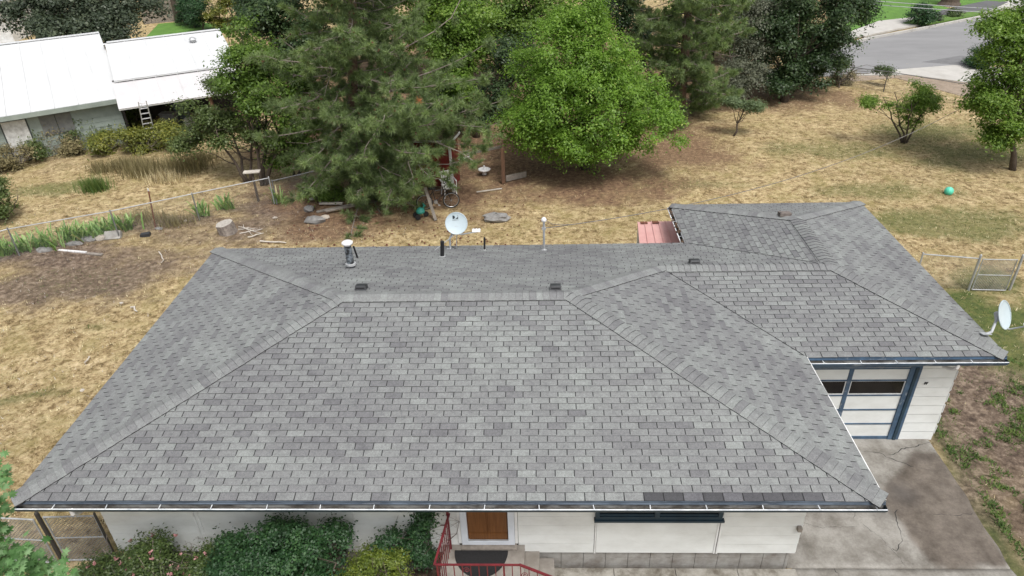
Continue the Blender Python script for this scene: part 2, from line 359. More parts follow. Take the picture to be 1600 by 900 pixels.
# street beyond the back fence
sheet('gravel_strip', [(1290, 120), (1400, 112), (1620, 140), (1700, 190), (1500, 150), (1400, 122), (1330, 128)], GZ+.02, M['gravel'])
sheet('road', [(1180, 120), (1290, 78), (1365, 60), (1450, 44), (1560, 22), (1760, -14), (1800, 96), (1600, 98), (1505, 104), (1400, 111), (1300, 120)], GZ+.04, M['asphalt'])
sheet('road_patch', [(1440, 98), (1500, 88), (1560, 92), (1570, 101), (1505, 103)], GZ+.046, pm('road_repair', (.17, .17, .175), rough=.9))
sheet('sidewalk', [(1330, 119), (1400, 110), (1490, 103), (1640, 110), (1660, 150), (1540, 134), (1420, 118)], GZ+.055, M['walk'])
sheet('far_sidewalk', [(1270, 76), (1350, 58), (1440, 41), (1560, 18), (1760, -18), (1750, -28), (1555, 8), (1430, 36), (1330, 52)], GZ+.15, M['walk'])
sheet('far_driveway', [(1330, 52), (1372, 36), (1425, 30), (1445, 33), (1430, 42), (1350, 60)], GZ+.16, M['walk'])
sheet('dark_driveway', [(1440, 30), (1475, 18), (1540, 4), (1575, 6), (1545, 20), (1450, 36)], GZ+.16, M['asphalt_dark'])
sheet('verge', [(1408, 40), (1428, 33), (1530, 20), (1535, 26), (1450, 40), (1430, 42)], GZ+.165, pm('verge_grass', (.10, .19, .03), (.07, .13, .025), 3, .95))
lawn_m = pm('mown_lawn', (.105, .225, .034), (.075, .165, .026), 1.5, .95, .03, 30)
sheet('far_lawn', [(1250, 60), (1300, 30), (1345, 5), (1450, 7), (1485, 16), (1440, 30), (1385, 37), (1330, 50)], GZ+.14, lawn_m)
sheet('far_lawn', [(1340, 3), (1450, 6), (1520, 12), (1600, 0), (1600, -60), (1300, -60)], GZ+.10, lawn_m)
sheet('neighbour_lawn', [(225, 62), (248, 38), (300, 33), (345, 40), (360, 50), (300, 58)], GZ+.05, lawn_m)
# kerb of the far side, one stone after another
kerb = empty('kerb', (*g2(1450, 46), GZ), 'pale concrete kerb along the far side of the street', 'kerb')
kp = [Vector((*g2(*p), 0)) for p in [(1290, 79), (1365, 61), (1450, 45), (1560, 23), (1650, 6)]]
for p, q in zip(kp, kp[1:]):
    L_ = (q-p).length; nseg = max(1, int(L_/1.5)); d = (q-p)/nseg
    for i in range(nseg):
        a_ = p+d*i; c_ = a_+d*.5; k = MB(); k.obox((c_.x, c_.y, GZ+.10), d*.49, d.normalized().cross(Vector((0, 0, 1)))*.09, (0, 0, .09)); k.build('kerb_stone', M['walk'], kerb)

# ------------------------------------------------------------------ driveway with cracks, slabs
m, n, b = newmat('stained_driveway_concrete')
base = ramp(n, pos_noise(n, 1.6, 7, .7), [(.30, (.10, .090, .076)), (.44, (.185, .172, .152)), (.60, (.285, .272, .248))])
spk = ramp(n, pos_noise(n, 28, 4, .7), [(.35, (.9,)*3), (.65, (1.05,)*3)])
base = mixc(n, 1.0, base, spk, 'MULTIPLY')
stain = ramp(n, pos_noise(n, 3.0, 6, .7), [(.3, (.42, .37, .34)), (.7, (.66, .59, .54))])
c = mixc(n, attr(n, 'stain'), base, mixc(n, 1.0, base, stain, 'MULTIPLY'))
c = mixc(n, attr(n, 'oil'), c, (.055, .05, .048))
n.links.new(c, b.inputs['Base Color']); b.inputs['Roughness'].default_value = .85
bump(n, b, pos_noise(n, 45, 4), .006)
M['drive'] = m
DZ = GZ+.03
def pip(x, y, poly):
    ins = np.zeros(np.shape(x), bool)
    for i in range(len(poly)):
        x1, y1 = poly[i]; x2, y2 = poly[(i+1) % len(poly)]
        ins ^= ((y1 > y) != (y2 > y)) & (x < (x2-x1)*(y-y1)/(y2-y1+1e-12)+x1)
    return ins
def gd(X, Y): p = atz(X, Y, DZ); return (p.x, p.y)
stain_poly = [gd(*p) for p in [(1378, 758), (1408, 735), (1425, 705), (1470, 704), (1500, 740), (1580, 888), (1454, 890), (1425, 845), (1400, 800), (1372, 790)]]
drive_rights = [gd(1452, 690), gd(1480, 730), gd(1520, 795), gd(1585, 893)]
def drive_piece(name, x0, pts_right, y0, y1, parent):
    """grid clipped to the curved right edge"""
    Yv = np.linspace(y0, y1, int((y1-y0)/.08)+2); n_ = 60; V = []; 
    yr = np.array([p[1] for p in pts_right]); xr = np.array([p[0] for p in pts_right]); o_ = np.argsort(yr)
    XR = np.interp(Yv, yr[o_], xr[o_])
    for yv, xe in zip(Yv, XR):
        xe += (float(vnoise(yv, 1.0, 2.5))-.5)*.09
        V += [(x, yv, DZ) for x in np.linspace(x0, xe, n_)]
    V = np.array(V); r_ = len(Yv)
    ii, jj = np.meshgrid(np.arange(n_-1), np.arange(r_-1)); a = (jj*n_+ii).ravel(); F = np.stack([a, a+1, a+n_+1, a+n_], -1)
    # skirt
    k = len(V); edge = [j*n_+n_-1 for j in range(r_)]; lo = [j*n_ for j in range(n_ and r_)]
    ring = list(range(n_))+[j*n_+n_-1 for j in range(1, r_)]+[(r_-1)*n_+i for i in range(n_-2, -1, -1)]+[j*n_ for j in range(r_-2, 0, -1)]
    low = V[ring].copy(); low[:, 2] -= .12; V = np.vstack([V, low]); m_ = len(ring)
    sk = np.array([(ring[i], k+i, k+(i+1) % m_, ring[(i+1) % m_]) for i in range(m_)]); F = np.vstack([F, sk])
    o = np_mesh(name, V, F, M['drive'], parent)
    x, y = V[:, 0], V[:, 1]; w_ = (fbm(x, y, 2.2)-.5)*.5
    ins = np.zeros(len(V))
    for dx, dy in [(0, 0)]+[(.12*math.cos(t), .12*math.sin(t)) for t in np.arange(0, 6.28, .5)]:
        ins += pip(x+dx+w_*.5, y+dy+w_*.4, stain_poly)
    ins = ins/14
    ins = np.clip((ins-.3)*2.2, 0, 1)
    oil = np.clip(1.1-np.hypot((x-gd(1405, 768)[0])/.38, (y-gd(1405, 768)[1])/.42)+w_*1.4, 0, 1)*.62
    oil = np.maximum(oil, np.clip(1-np.hypot((x-gd(1376, 800)[0])/.3, (y-gd(1376, 800)[1])/.25)+w_*1.4, 0, 1)*.35)
    oil = np.maximum(oil, np.clip(1-np.hypot((x-gd(1440, 715)[0])/.4, (y-gd(1440, 715)[1])/.2)+w_*1.4, 0, 1)*.25)
    for nm, v_ in (('stain', ins), ('oil', oil)):
        at = o.data.attributes.new(nm, 'FLOAT', 'POINT'); at.data.foreach_set('value', v_.astype(np.float32))
    return o
drive = bpy.data.objects.new('driveway', None); col.objects.link(drive); drive.location = (15, 1, GZ); tag(drive, kind='structure')
yj = gd(1400, 888)[1]; xl = gd(1238, 888)[0]
drive_piece('slab', 12.90, drive_rights, yj+.01, 4.10, drive)
drive_piece('slab', xl, [(drive_rights[-1][0]+.12, yj-2.2), (drive_rights[-1][0], yj)], yj-2.0, yj-.012, drive)
def crack(pts, parent, w=.012, z=DZ):
    P = [Vector((*(gd(*p)), 0)) for p in pts]; Q = []
    for a, b_ in zip(P, P[1:]):
        k = max(2, int((b_-a).length/.06))
        for i in range(k): Q.append(a.lerp(b_, i/k)+Vector((rnd.gauss(0, .014), rnd.gauss(0, .014), 0)))
    Q.append(P[-1]); mb = MB(); L_ = []; 
    for i, q in enumerate(Q):
        d = (Q[min(i+1, len(Q)-1)]-Q[max(0, i-1)]).normalized(); s = Vector((-d.y, d.x, 0))*w*.62*rnd.uniform(.15, 1.0)*(.3 if i in (0, len(Q)-1) else 1)
        L_.append((q+s, q-s))
    for (a, b_), (c_, d_) in zip(L_, L_[1:]):
        mb.face([(a.x, a.y, z+.004), (b_.x, b_.y, z+.004), (d_.x, d_.y, z+.004), (c_.x, c_.y, z+.004)])
    return mb.build('crack', M['deck'], parent)
for pts, w in (([(1345, 705), (1375, 708), (1400, 720), (1428, 730)], .016), ([(1390, 713), (1410, 702), (1440, 695), (1455, 690)], .018), ([(1428, 730), (1450, 734), (1480, 735)], .007),
            ([(1402, 795), (1398, 805), (1406, 830), (1408, 845), (1400, 862)], .013), ([(1455, 804), (1490, 805), (1520, 801)], .010), ([(1255, 817), (1285, 825), (1340, 823)], .006), ([(1340, 795), (1333, 812)], .006), ([(1342, 815), (1370, 835), (1395, 860), (1416, 886)], .005),
            ([(1303, 888), (1311, 902)], .014), ([(1400, 862), (1394, 856)], .01)):
    crack(pts, drive, w)
# walk slab in front of the house
walk = bpy.data.objects.new('front_walk', None); col.objects.link(walk); walk.location = (11, .4, GZ); tag(walk, kind='structure')
WZ = -2.44
xb = [8.62, 9.75, 10.85, 11.95, 12.84]
m, n, b = newmat('stained_walk_concrete')
c = ramp(n, pos_noise(n, 3, 8, .75), [(.3, (.07, .055, .04)), (.42, (.16, .145, .12)), (.55, (.28, .265, .235)), (.7, (.36, .345, .31))])
n.links.new(c, b.inputs['Base Color']); b.inputs['Roughness'].default_value = .9; bump(n, b, pos_noise(n, 30, 4), .01)
M['walkc'] = m
for a, b_ in zip(xb, xb[1:]):
    k = MB(); k.box(a+.006, (b_ if b_ < 12.5 else xl)-.006, .10, .60, GZ-.05, WZ); k.build('slab', M['walkc'], walk)
    k = MB(); k.box(a+.006, (b_ if b_ < 12.5 else xl)-.006, -1.3, .085, GZ-.05, WZ-.10); k.build('slab', M['walkc'], walk)

# ------------------------------------------------------------------ THE HOUSE
L, G, XE, YE, XW, W = 8.4446, 3.6183, 17.5497, 10.7683, 12.2851, 13.7
def plane(a, b, c, k): return (k*a, k*b, -k*c)
PF = plane(0, 1, 0, .2691); PB = plane(0, -1, -L, .2701); PL_ = plane(1, 0, 0, .2534); PE = plane(-1, 0, -W, .2456)
PGF = plane(0, 1, G, .2442); PWE = plane(-1, 0, -XE, .2398)
def inter(A, B, C):
    m = np.array([[q[0], q[1], -1] for q in (A, B, C)]); return Vector(np.linalg.solve(m, -np.array([A[2], B[2], C[2]])))
P1 = Vector((0, 0, 0)); P2 = Vector((W, 0, 0)); P3 = inter(PF, PB, PL_); P4 = inter(PF, PB, PE); P5 = Vector((0, L, 0)); P6 = inter(PB, PE, PGF)
P7 = Vector((W, G, 0)); P8 = Vector((XE, G, 0)); P9 = inter(PB, PGF, PWE); P10 = Vector((XE, YE, 0)); P11 = Vector((XW, YE, 0)); P13 = Vector((XW, L, 0))
P6.z = P9.z = (P6.z+P9.z)/2
PWW = plane(1, 0, XW, P9.z/(P9.x-XW)); PN = plane(0, -1, -YE, .28); P12 = inter(PWW, PWE, PN)
house = empty('house', (7, 4, GZ), 'low white ranch house with a grey shingled hip roof and attached garage', 'house')
roof = MB()
faces = dict(F=[P1, P2, P4, P3], L=[P1, P3, P5], B=[P5, P3, P4, P6, P9, P13], E=[P2, P7, P6, P4], GF=[P7, P8, P9, P6], WE=[P8, P10, P12, P9], N=[P10, P11, P12], WW=[P11, P13, P9, P12])
for k, f in faces.items():
    nrm = (f[1]-f[0]).cross(f[2]-f[0])
    if nrm.z < 0: faces[k] = f = f[::-1]
    roof.face([p+Vector((0, 0, -.002)) for p in f], 0)
outline = [P1, P2, P7, P8, P10, P11, P13, P5]
for a, b_ in zip(outline, outline[1:]+outline[:1]):
    roof.face([a+Vector((0, 0, -.03)), b_+Vector((0, 0, -.03)), b_+Vector((0, 0, -.004)), a+Vector((0, 0, -.004))], 0)
    roof.face([a+Vector((0, 0, -.145)), b_+Vector((0, 0, -.145)), b_+Vector((0, 0, -.03)), a+Vector((0, 0, -.03))], 1)
roof.face([p+Vector((0, 0, -.145)) for p in reversed(outline)], 2)
roofo = roof.build('roof', [M['deck'], M['white_trim'], M['soffit']], house)

EXP, TABW = .127, .3048
def clip_poly(poly, a, b, c):       # keep a*u+b*v+c>=0
    out = []
    for i in range(len(poly)):
        p = poly[i]; q = poly[(i+1) % len(poly)]
        dp = a*p[0]+b*p[1]+c; dq = a*q[0]+b*q[1]+c
        if dp >= 0: out.append(p)
        if (dp >= 0) != (dq >= 0):
            t = dp/(dp-dq); out.append((p[0]+(q[0]-p[0])*t, p[1]+(q[1]-p[1])*t))
    return out
TONES = [.05, .16, .28, .42, .52, .62, .72, .95]
tone_w = [4, 7, 9, 14, 20, 22, 16, 8]
def pick_tone(u, v, seed):
    base = float(fbm(u*1.0+seed*7, v*2.2+seed*3, .9))
    t = rnd.choices(range(8), tone_w)[0]
    t += int(round((base-.5)*6)); return max(0, min(7, t))
share = {}
def tab_mesh_pts(poly, row_v, lift=0):
    """poly in (u,v); returns top/bottom verts; the butt edge stands proud"""
    top = []; 
    for u, v in poly:
        h = .0105-.0075*(v-row_v)/EXP+lift*(1 if v-row_v < .03 else 0); top.append((u, v, h))
    return top
big = MB(); singles = 0
def face_frame(eaveA, eaveB, nrm):
    u = (eaveB-eaveA).normalized(); v = nrm.cross(u).normalized()
    if v.z < 0: v = -v
    return u, v
def shingle_face(key, eA, eB, max_single_row, seed, order=0):
    global singles
    poly3 = faces[key]
    nrm = (poly3[1]-poly3[0]).cross(poly3[2]-poly3[0]).normalized()
    u, v = face_frame(eA, eB, nrm); w = u.cross(v)
    if w.z < 0: w = -w
    o = eA
    P = [((p-o).dot(u), (p-o).dot(v)) for p in poly3]
    ar = sum(P[i][0]*P[(i+1) % len(P)][1]-P[(i+1) % len(P)][0]*P[i][1] for i in range(len(P)))
    if ar < 0: P = P[::-1]
    edges = []
    for i in range(len(P)):
        (x1, y1), (x2, y2) = P[i], P[(i+1) % len(P)]
        a, b_ = -(y2-y1), (x2-x1); l = math.hypot(a, b_); a /= l; b_ /= l; edges.append((a, b_, -(a*x1+b_*y1)))
    vmax = max(p[1] for p in P); umin = min(p[0] for p in P); umax = max(p[0] for p in P)
    rows = int(vmax/EXP)+1
    rot = Matrix((u, v, w)).transposed()
    convex = key != 'B'
    for r_ in range(rows):
        v0 = r_*EXP-(.018 if r_ == 0 else 0)
        off = (r_ % 2)*TABW/2 + (r_ // 6)*.045*(1 if seed % 2 else -1) + rnd.uniform(-.012, .012)
        i0 = int((umin-off)/TABW)-1; i1 = int((umax-off)/TABW)+2
        rowshift = rnd.uniform(-.003, .003)
        for i in range(i0, i1):
            ua = off+i*TABW+.008; ub = ua+TABW-.016
            wav = (float(vnoise(i*.35+seed*5, r_*.5, 1.0))-.5)*.016+rowshift
            va = v0+wav; vb = r_*EXP+EXP+.022+wav
            rect = [(ua, va), (ub, va), (ub, vb), (ua, vb)]
            q = rect
            if convex:
                for e in edges:
                    # let the eave edge overhang, cut at the others
                    if abs(e[1]) > .999 and e[2] > -1e-4 and e[1] > 0 and abs(e[2]) < .01: continue
                    q = clip_poly(q, *e)
                    if len(q) < 3: break
                if len(q) < 3: continue
            else:
                cu, cv = (ua+ub)/2, (va+.06)
                if not pip(np.array(cu), np.array(cv), P): continue
                # cut against hips only where the tab straddles them
                for e in hip_edges_B(P):
                    q = clip_poly(q, *e)
                    if len(q) < 3: break
                if len(q) < 3: continue
            cc = (sum(p[0] for p in q)/len(q), sum(p[1] for p in q)/len(q))
            ti = pick_tone(cc[0], cc[1], seed); patch = False
            if key == 'F' and r_ == 0:
                x_ = (o+u*cc[0]).x
                if PX0 < x_ < PX1: patch = True; ti = rnd.choice([0, 1, 2, 4]) if x_ > PX0+1.6 else rnd.choice([0, 3, 7, 7])
            tone = TONES[ti]
            full = len(q) == 4 and all(abs(q[k][0]-rect[k][0])+abs(q[k][1]-rect[k][1]) < 1e-6 for k in range(4)) and r_ > 0
            single = key == 'F' and r_ < max_single_row and singles < 300
            top = tab_mesh_pts(q, va, rnd.choice((0, 0, 0, .002, .004)) if not single else 0); nq = len(q)
            bot = [(a_, b2, -.001) for a_, b2, _ in top]
            if single:
                singles += 1
                kk = (ti, patch) if full else None
                base = Vector((ua, va, 0)) if full else Vector((cc[0], cc[1], 0))
                if kk in share and full: me = share[kk]
                else:
                    me = bpy.data.meshes.new('shingle')
                    vs = [Vector(p)-base for p in top+bot]
                    me.from_pydata([tuple(p) for p in vs], [], [tuple(range(nq))]+[(k2, nq+k2, nq+(k2+1) % nq, (k2+1) % nq) for k2 in range(nq)])
                    me.materials.append(M['patch'] if patch else M['shingle']); me.materials.append(M['butt'])
                    me.polygons.foreach_set('material_index', [0]+[1]*nq)
                    at = me.attributes.new('tone', 'FLOAT', 'FACE'); at.data.foreach_set('value', [tone]*(nq+1))
                    if full: share[kk] = me
                ob = bpy.data.objects.new('shingle', me); col.objects.link(ob); ob.parent = roofo
                wp = o+u*base.x+v*base.y
                mm = rot.to_4x4(); mm.translation = wp-house.location
                if full: mm = mm @ Matrix.Rotation(rnd.uniform(-.006, .006), 4, 'Z')
                ob.matrix_local = mm
            else:
                T = [o+u*a_+v*b2+w*c_ for a_, b2, c_ in top]; B_ = [o+u*a_+v*b2+w*c_ for a_, b2, c_ in bot]
                i_ = len(big.v); big.v += [tuple(p) for p in T+B_]
                mi = 2 if patch else 0
                big.f.append(tuple(range(i_, i_+nq))); big.m.append(mi); big.t.append(tone)
                for k2 in range(nq):
                    big.f.append((i_+k2, i_+nq+k2, i_+nq+(k2+1) % nq, i_+(k2+1) % nq)); big.m.append(1); big.t.append(tone)
def hip_edges_B(P):
    res = []
    return res
PX0, PX1 = atz(1002, 775, 0).x, atz(1296, 775, 0).x
def pt(a, b): return a
shingle_face('F', P1, P2, 8, 1)
shingle_face('L', P1, P5, 0, 2)
shingle_face('E', P2, P7, 0, 3)
shingle_face('GF', P7, P8, 0, 4)
shingle_face('WE', P8, P10, 0, 5)
shingle_face('WW', P11, P13, 0, 6)
shingle_face('N', P11, P10, 0, 7)
# the back slope is not convex: cut into convex pieces that share one grid
FB = faces['B']
for part in ([P5, P3, P4, P6, Vector((P6.x, L, 0))], [Vector((P6.x, L, 0)), P6, P9, P13]):
    if (part[1]-part[0]).cross(part[2]-part[0]).z < 0: part = part[::-1]
    faces['Bx'] = part; st = rnd.getstate(); rnd.seed(99); shingle_face('Bx', P5, Vector((XW, L, 0)), 0, 8); rnd.setstate(st)
field_o = big.build('shingle_field', [M['shingle'], M['butt'], M['patch']], roofo); field_o['kind'] = 'stuff'

# ridge and hip caps: bent pieces lapping each other
capcount = 0; capstuff = MB()
def caps(a, b_, pA, pB, wid=.18):
    """from low end a to high end b_; pA, pB planes on the two sides"""
    global capcount
    d = (b_-a).normalized(); Lh = (b_-a).length; step = .135
    nA = Vector((-pA[0], -pA[1], 1)).normalized(); nB = Vector((-pB[0], -pB[1], 1)).normalized()
    sA = d.cross(nA).normalized(); sB = d.cross(nB).normalized()
    # point away from the line down the slope
    if (sA.x*pA[0]+sA.y*pA[1]) > 0 : sA = -sA
    if (sB.x*pB[0]+sB.y*pB[1]) > 0 : sB = -sB
    if sA.dot(sB) > 0: sB = -sB
    up = (nA+nB).normalized()
    variants = {}
    k = int(Lh/step)
    for i in range(k+1):
        ti = rnd.choices(range(8), tone_w)[0]; tone = TONES[ti]*.9+.08
        l = step+.05 if i < k else Lh-k*step
        if l < .03: continue
        def ring(h0, s):
            return [d*s+sA*wid+nA*(h0), d*s+sA*wid*.45+nA*(h0+.007), d*s+up*(h0+.011), d*s+sB*wid*.45+nB*(h0+.007), d*s+sB*wid+nB*h0]
        r0 = ring(.030, 0); r1 = ring(.017, l); q0 = [p-up*.014-d*.006 for p in r0]; q1 = [p-up*.012 for p in r1]  # low dark edge splayed outward in place of each cap's shadow line
        q0[0] = r0[0]-nA*.032-d*.005; q0[4] = r0[4]-nB*.032-d*.005; q1[0] = r1[0]-nA*.016; q1[4] = r1[4]-nB*.016
        vs = r0+r1+q0+q1
        fs = [(j, j+1, 5+j+1, 5+j) for j in range(4)]+[(10+j, 10+j+1, j+1, j) for j in range(4)]+[(0, 5, 15, 10), (4, 14, 19, 9)]
        ms = [0]*4+[1]*6
        loc = a+d*(i*step)+sA*rnd.uniform(-.004, .004)
        if capcount < 300:
            capcount += 1
            key = (ti, round(l, 2))
            if key not in variants:
                me = bpy.data.meshes.new('ridge_cap'); me.from_pydata([tuple(p) for p in vs], [], fs)
                me.materials.append(M['shingle']); me.materials.append(M['butt']); me.polygons.foreach_set('material_index', ms)
                at = me.attributes.new('tone', 'FLOAT', 'FACE'); at.data.foreach_set('value', [tone]*len(fs)); variants[key] = me
            ob = bpy.data.objects.new('ridge_cap', variants[key]); col.objects.link(ob); ob.parent = roofo; ob.location = loc-house.location
        else:
            i_ = len(capstuff.v); capstuff.v += [tuple(p+loc) for p in vs]; capstuff.f += [tuple(i_+x for x in f) for f in fs]; capstuff.m += ms; capstuff.t += [tone]*len(fs)
caps(P1, P3, PF, PL_); caps(P2, P4, PF, PE); caps(P3, P4, PF, PB)
caps(P8, P9, PGF, PWE); caps(P6, P9, PGF, PB); caps(P6, P4, PB, PE)
caps(P5, P3, PL_, PB); caps(P9, P12, PWE, PWW); caps(P10, P12, PWE, PN); caps(P11, P12, PWW, PN)
if capstuff.v:
    o = capstuff.build('ridge_cap_row', [M['shingle'], M['butt']], roofo); o['kind'] = 'stuff'
# closed valleys: thin dark seam strips
for a, b_ in ((P7, P6), (P13, P9)):
    k = MB(); d = (b_-a).normalized(); s = d.cross(Vector((0, 0, 1))).normalized()
    k.obox((a+b_)/2+Vector((0, 0, .012)), (b_-a)*.49, s*.007, Vector((0, 0, .004))); k.build('valley_seam', M['butt'], roofo)

# ---- gutters
def gutter(a, b_, out, mats, step=.86, first=.45, zt=-.075, leaves=False, endcap=True):
    """trough from a to b_, opening upward, out = outward unit vector"""
    g = MB(); d = (b_-a).normalized(); Lg = (b_-a).length; o = Vector(out); Z = Vector((0, 0, 1))
    prof = [(.012, zt+.035), (.012, zt-.085), (.075, zt-.10), (.108, zt-.055), (.128, zt-.012), (.128, zt), (.112, zt)]
    n_ = max(2, int(Lg/.5)); 
    def pp(s, q):
        sag = (float(vnoise(s, 3.3, .9))-.5)*.012
        return a+d*s+o*(q[0]+(sag if q[0] > .05 else 0))+Z*(q[1]+(sag if q[0] > .05 else 0))
    for i in range(n_):
        s0, s1 = Lg*i/n_, Lg*(i+1)/n_
        for j in range(len(prof)-1):
            g.face([pp(s0, prof[j]), pp(s1, prof[j]), pp(s1, prof[j+1]), pp(s0, prof[j+1])], 0 if j < 1 else (3 if j < 3 else (0 if j < 4 else 1)))
        # outer skin
        op = [(.0, zt-.02), (.0, zt-.093), (.079, zt-.108), (.114, zt-.06), (.1335, zt-.014), (.1335, zt+.001)]
        for j in range(len(op)-1):
            g.face([pp(s0, op[j]), pp(s0, op[j+1]), pp(s1, op[j+1]), pp(s1, op[j])], 2)
        g.face([pp(s0, (.1335, zt+.001)), pp(s1, (.1335, zt+.001)), pp(s1, (.112, zt+.003)), pp(s0, (.112, zt+.003))], 1)
    for s in (0, Lg):
        g.face([pp(s, q) for q in [(0, zt+.02), (0, zt-.093), (.079, zt-.108), (.114, zt-.06), (.1335, zt-.014), (.1335, zt+.002)]], 2)
    go = g.build('gutter', mats+[M['grime']], house)
    # drip edge
    e = MB(); e.obox((a+b_)/2+o*.016+Z*(-.034), (b_-a)/2, o*.006, Z*.026); e.obox((a+b_)/2+o*.028+Z*(-.056), (b_-a)/2, o*.008, Z*.006)
    e.build('drip_edge', {M['dblue']: M['drip'], M['blue']: M['blue']}.get(mats[2], M['white_trim']), house)
    s = first
    while s < Lg-.05:
        h = MB(); c = a+d*(s+rnd.uniform(-.02, .02))
        h.obox(c+o*.067+Z*(zt+.005), o*.066+d*rnd.uniform(-.006, .01), d*.006, Z*.004); h.build('gutter_hanger', M['lip'], go); s += step
    return go
g1 = gutter(P1+Vector((.06, 0, 0)), P2+Vector((.02, 0, 0)), (0, -1, 0), [M['gutter_in'], M['lip'], M['dblue']], first=.62)
g2_ = gutter(P7+Vector((.02, 0, 0)), P8+Vector((.02, 0, 0)), (0, -1, 0), [M['gutter_in'], M['lip'], M['blue']], first=.3, step=.72)
g3 = gutter(P13+Vector((0, .04, 0)), P11, (-1, 0, 0), [M['gutter_in'], M['lip'], M['white_trim']], first=.5)
k = MB()
for i in range(34):
    c = P13.lerp(P11, rnd.uniform(.03, .97))+Vector((-rnd.uniform(.03, .12), 0, -.06+rnd.uniform(-.02, .02))); a = rnd.uniform(0, 3)
    k.obox(c, Vector((math.cos(a), math.sin(a), 0))*rnd.uniform(.02, .06), Vector((-math.sin(a), math.cos(a), .3))*.02, Vector((0, 0, .006)))
k.build('leaf_litter', pm('leaf_litter', (.16, .10, .06), (.05, .035, .03), 8, .9), g3)['kind'] = 'stuff'
# downspout outlets
for x, y in ((.95, -.07), (XE-.9, G-.07)):
    k = MB(); k.tube([(x, y, -.15), (x, y, -.24), (x-.02, y+.07, -.33), (x-.03, y+.2, -.40), (x-.03, y+(.55 if x < 5 else .33), -.46)], .036, 10); k.build('downspout_elbow', M['plastic'], house)
# white edging on the east side of the main roof
k = MB(); k.obox((P2+P7)/2+Vector((.022, 0, -.014)), (0, (P7.y-P2.y)/2-.01, 0), (.007, 0, 0), (0, 0, .022)); k.build('drip_edge', M['white_trim'], house)

# ---- walls, each with its boards
GY0 = 4.03; X0, X1 = .75, 12.92; Y0, Y1 = .65, L-.6; XG = 17.03; YN = YE-.55; XWW = XW+.55
def wall(name, a, b_, zt, zb, n_out, board=.235, mat='white_paint', segs=None, zbot_board=None):
    """a->b_ along the wall, boards lap outwards"""
    a = Vector((*a, 0)); b_ = Vector((*b_, 0)); d = (b_-a).normalized(); Lw = (b_-a).length; o = Vector((*n_out, 0))
    k = MB(); k.obox((a+b_)/2-o*.06+Vector((0, 0, (zt+zb)/2)), d*(Lw/2), o*.05, (0, 0, (zt-zb)/2)); wo = k.build(name, M['groove'], house)
    for s0, s1, t0, t1 in (segs or [(0, Lw, zt, zb)]):
        z = t1
        while z < t0-.02:
            z1 = min(z+board, t0); cur = s0
            while cur < s1-.02:
                nx_ = min(s1, cur+rnd.choice([3.66, 2.4, 3.1]))
                if s1-nx_ < .5: nx_ = s1
                p0 = a+d*(cur+.0015); p1 = a+d*(nx_-.0015)
                m_ = MB(); v = []
                for p in (p0, p1):
                    v += [p+o*(-.008)+Vector((0, 0, z+.007)), p+o*.017+Vector((0, 0, z+.007)), p+o*.010+Vector((0, 0, z1-.006)), p+o*(-.008)+Vector((0, 0, z1-.006))]
                m_.mesh(v, [(0, 1, 5, 4), (1, 2, 6, 5), (2, 3, 7, 6), (3, 0, 4, 7), (3, 2, 1, 0), (4, 5, 6, 7)])
                m_.build('siding_board', M[mat], wo); cur = nx_
            z = z1
    return wo
SB = -2.06
w_s = wall('wall', (X0, Y0), (X1, Y0), -.147, SB, (0, -1), segs=[(0, 1.62, -.147, SB), (5.75, 6.25, -.147, SB), (7.3, 8.63, -.147, SB), (10.80, X1-X0, -.147, SB)])
def panel(x0, x1, z0, z1, par): k = MB(); k.box(x0, x1, Y0-.012, Y0+.01, z0, z1); return k.build('flat_panel', M['white_paint'], par)
panel(2.40, 4.4, SB, -.16, w_s); panel(4.405, 6.44, SB, -.16, w_s); panel(9.42, 11.52, SB, -1.13, w_s)
for x in (2.385, 2.46, 9.40, 11.50, 11.545, 5.2):
    k = MB(); k.box(x-.014, x+.014, Y0-.026, Y0, SB-.004, -1.10 if 9 < x < 11.6 else -.16); k.build('batten', M['white_trim'], w_s)
wall('wall', (X1, Y0), (X1, GY0), -.147, SB, (1, 0))
wall('wall', (X0, Y1), (X0, Y0), -.147, SB, (-1, 0)); wall('wall', (XWW, Y1), (X0, Y1), -.147, SB, (0, 1))
w_g = wall('wall', (X1+.02, GY0), (XG, GY0), -.147, -2.60, (0, -1), board=.247, segs=[(0, .18, -.147, -2.6), (.18, 3.36, -.147, -.60), (3.36, XG-X1-.02, -.147, -2.60)])
w_e = wall('wall', (XG, GY0), (XG, YN), -.147, -2.5, (1, 0), board=.247)
wall('wall', (XG, YN), (XWW, YN), -.147, -2.5, (0, 1)); wall('wall', (XWW, YN), (XWW, Y1), -.147, -2.5, (-1, 0))
for i in range(7):   # little metal corner pieces that have worked loose
    z = -.5-.3*i; k = MB(); k.obox((XG+.010+rnd.uniform(0, .006), GY0-.010, z), (.008, 0, 0), (0, .008, 0), (rnd.uniform(-.004, .004), 0, .11)); k.build('corner_cap', M['white_trim'], w_e)
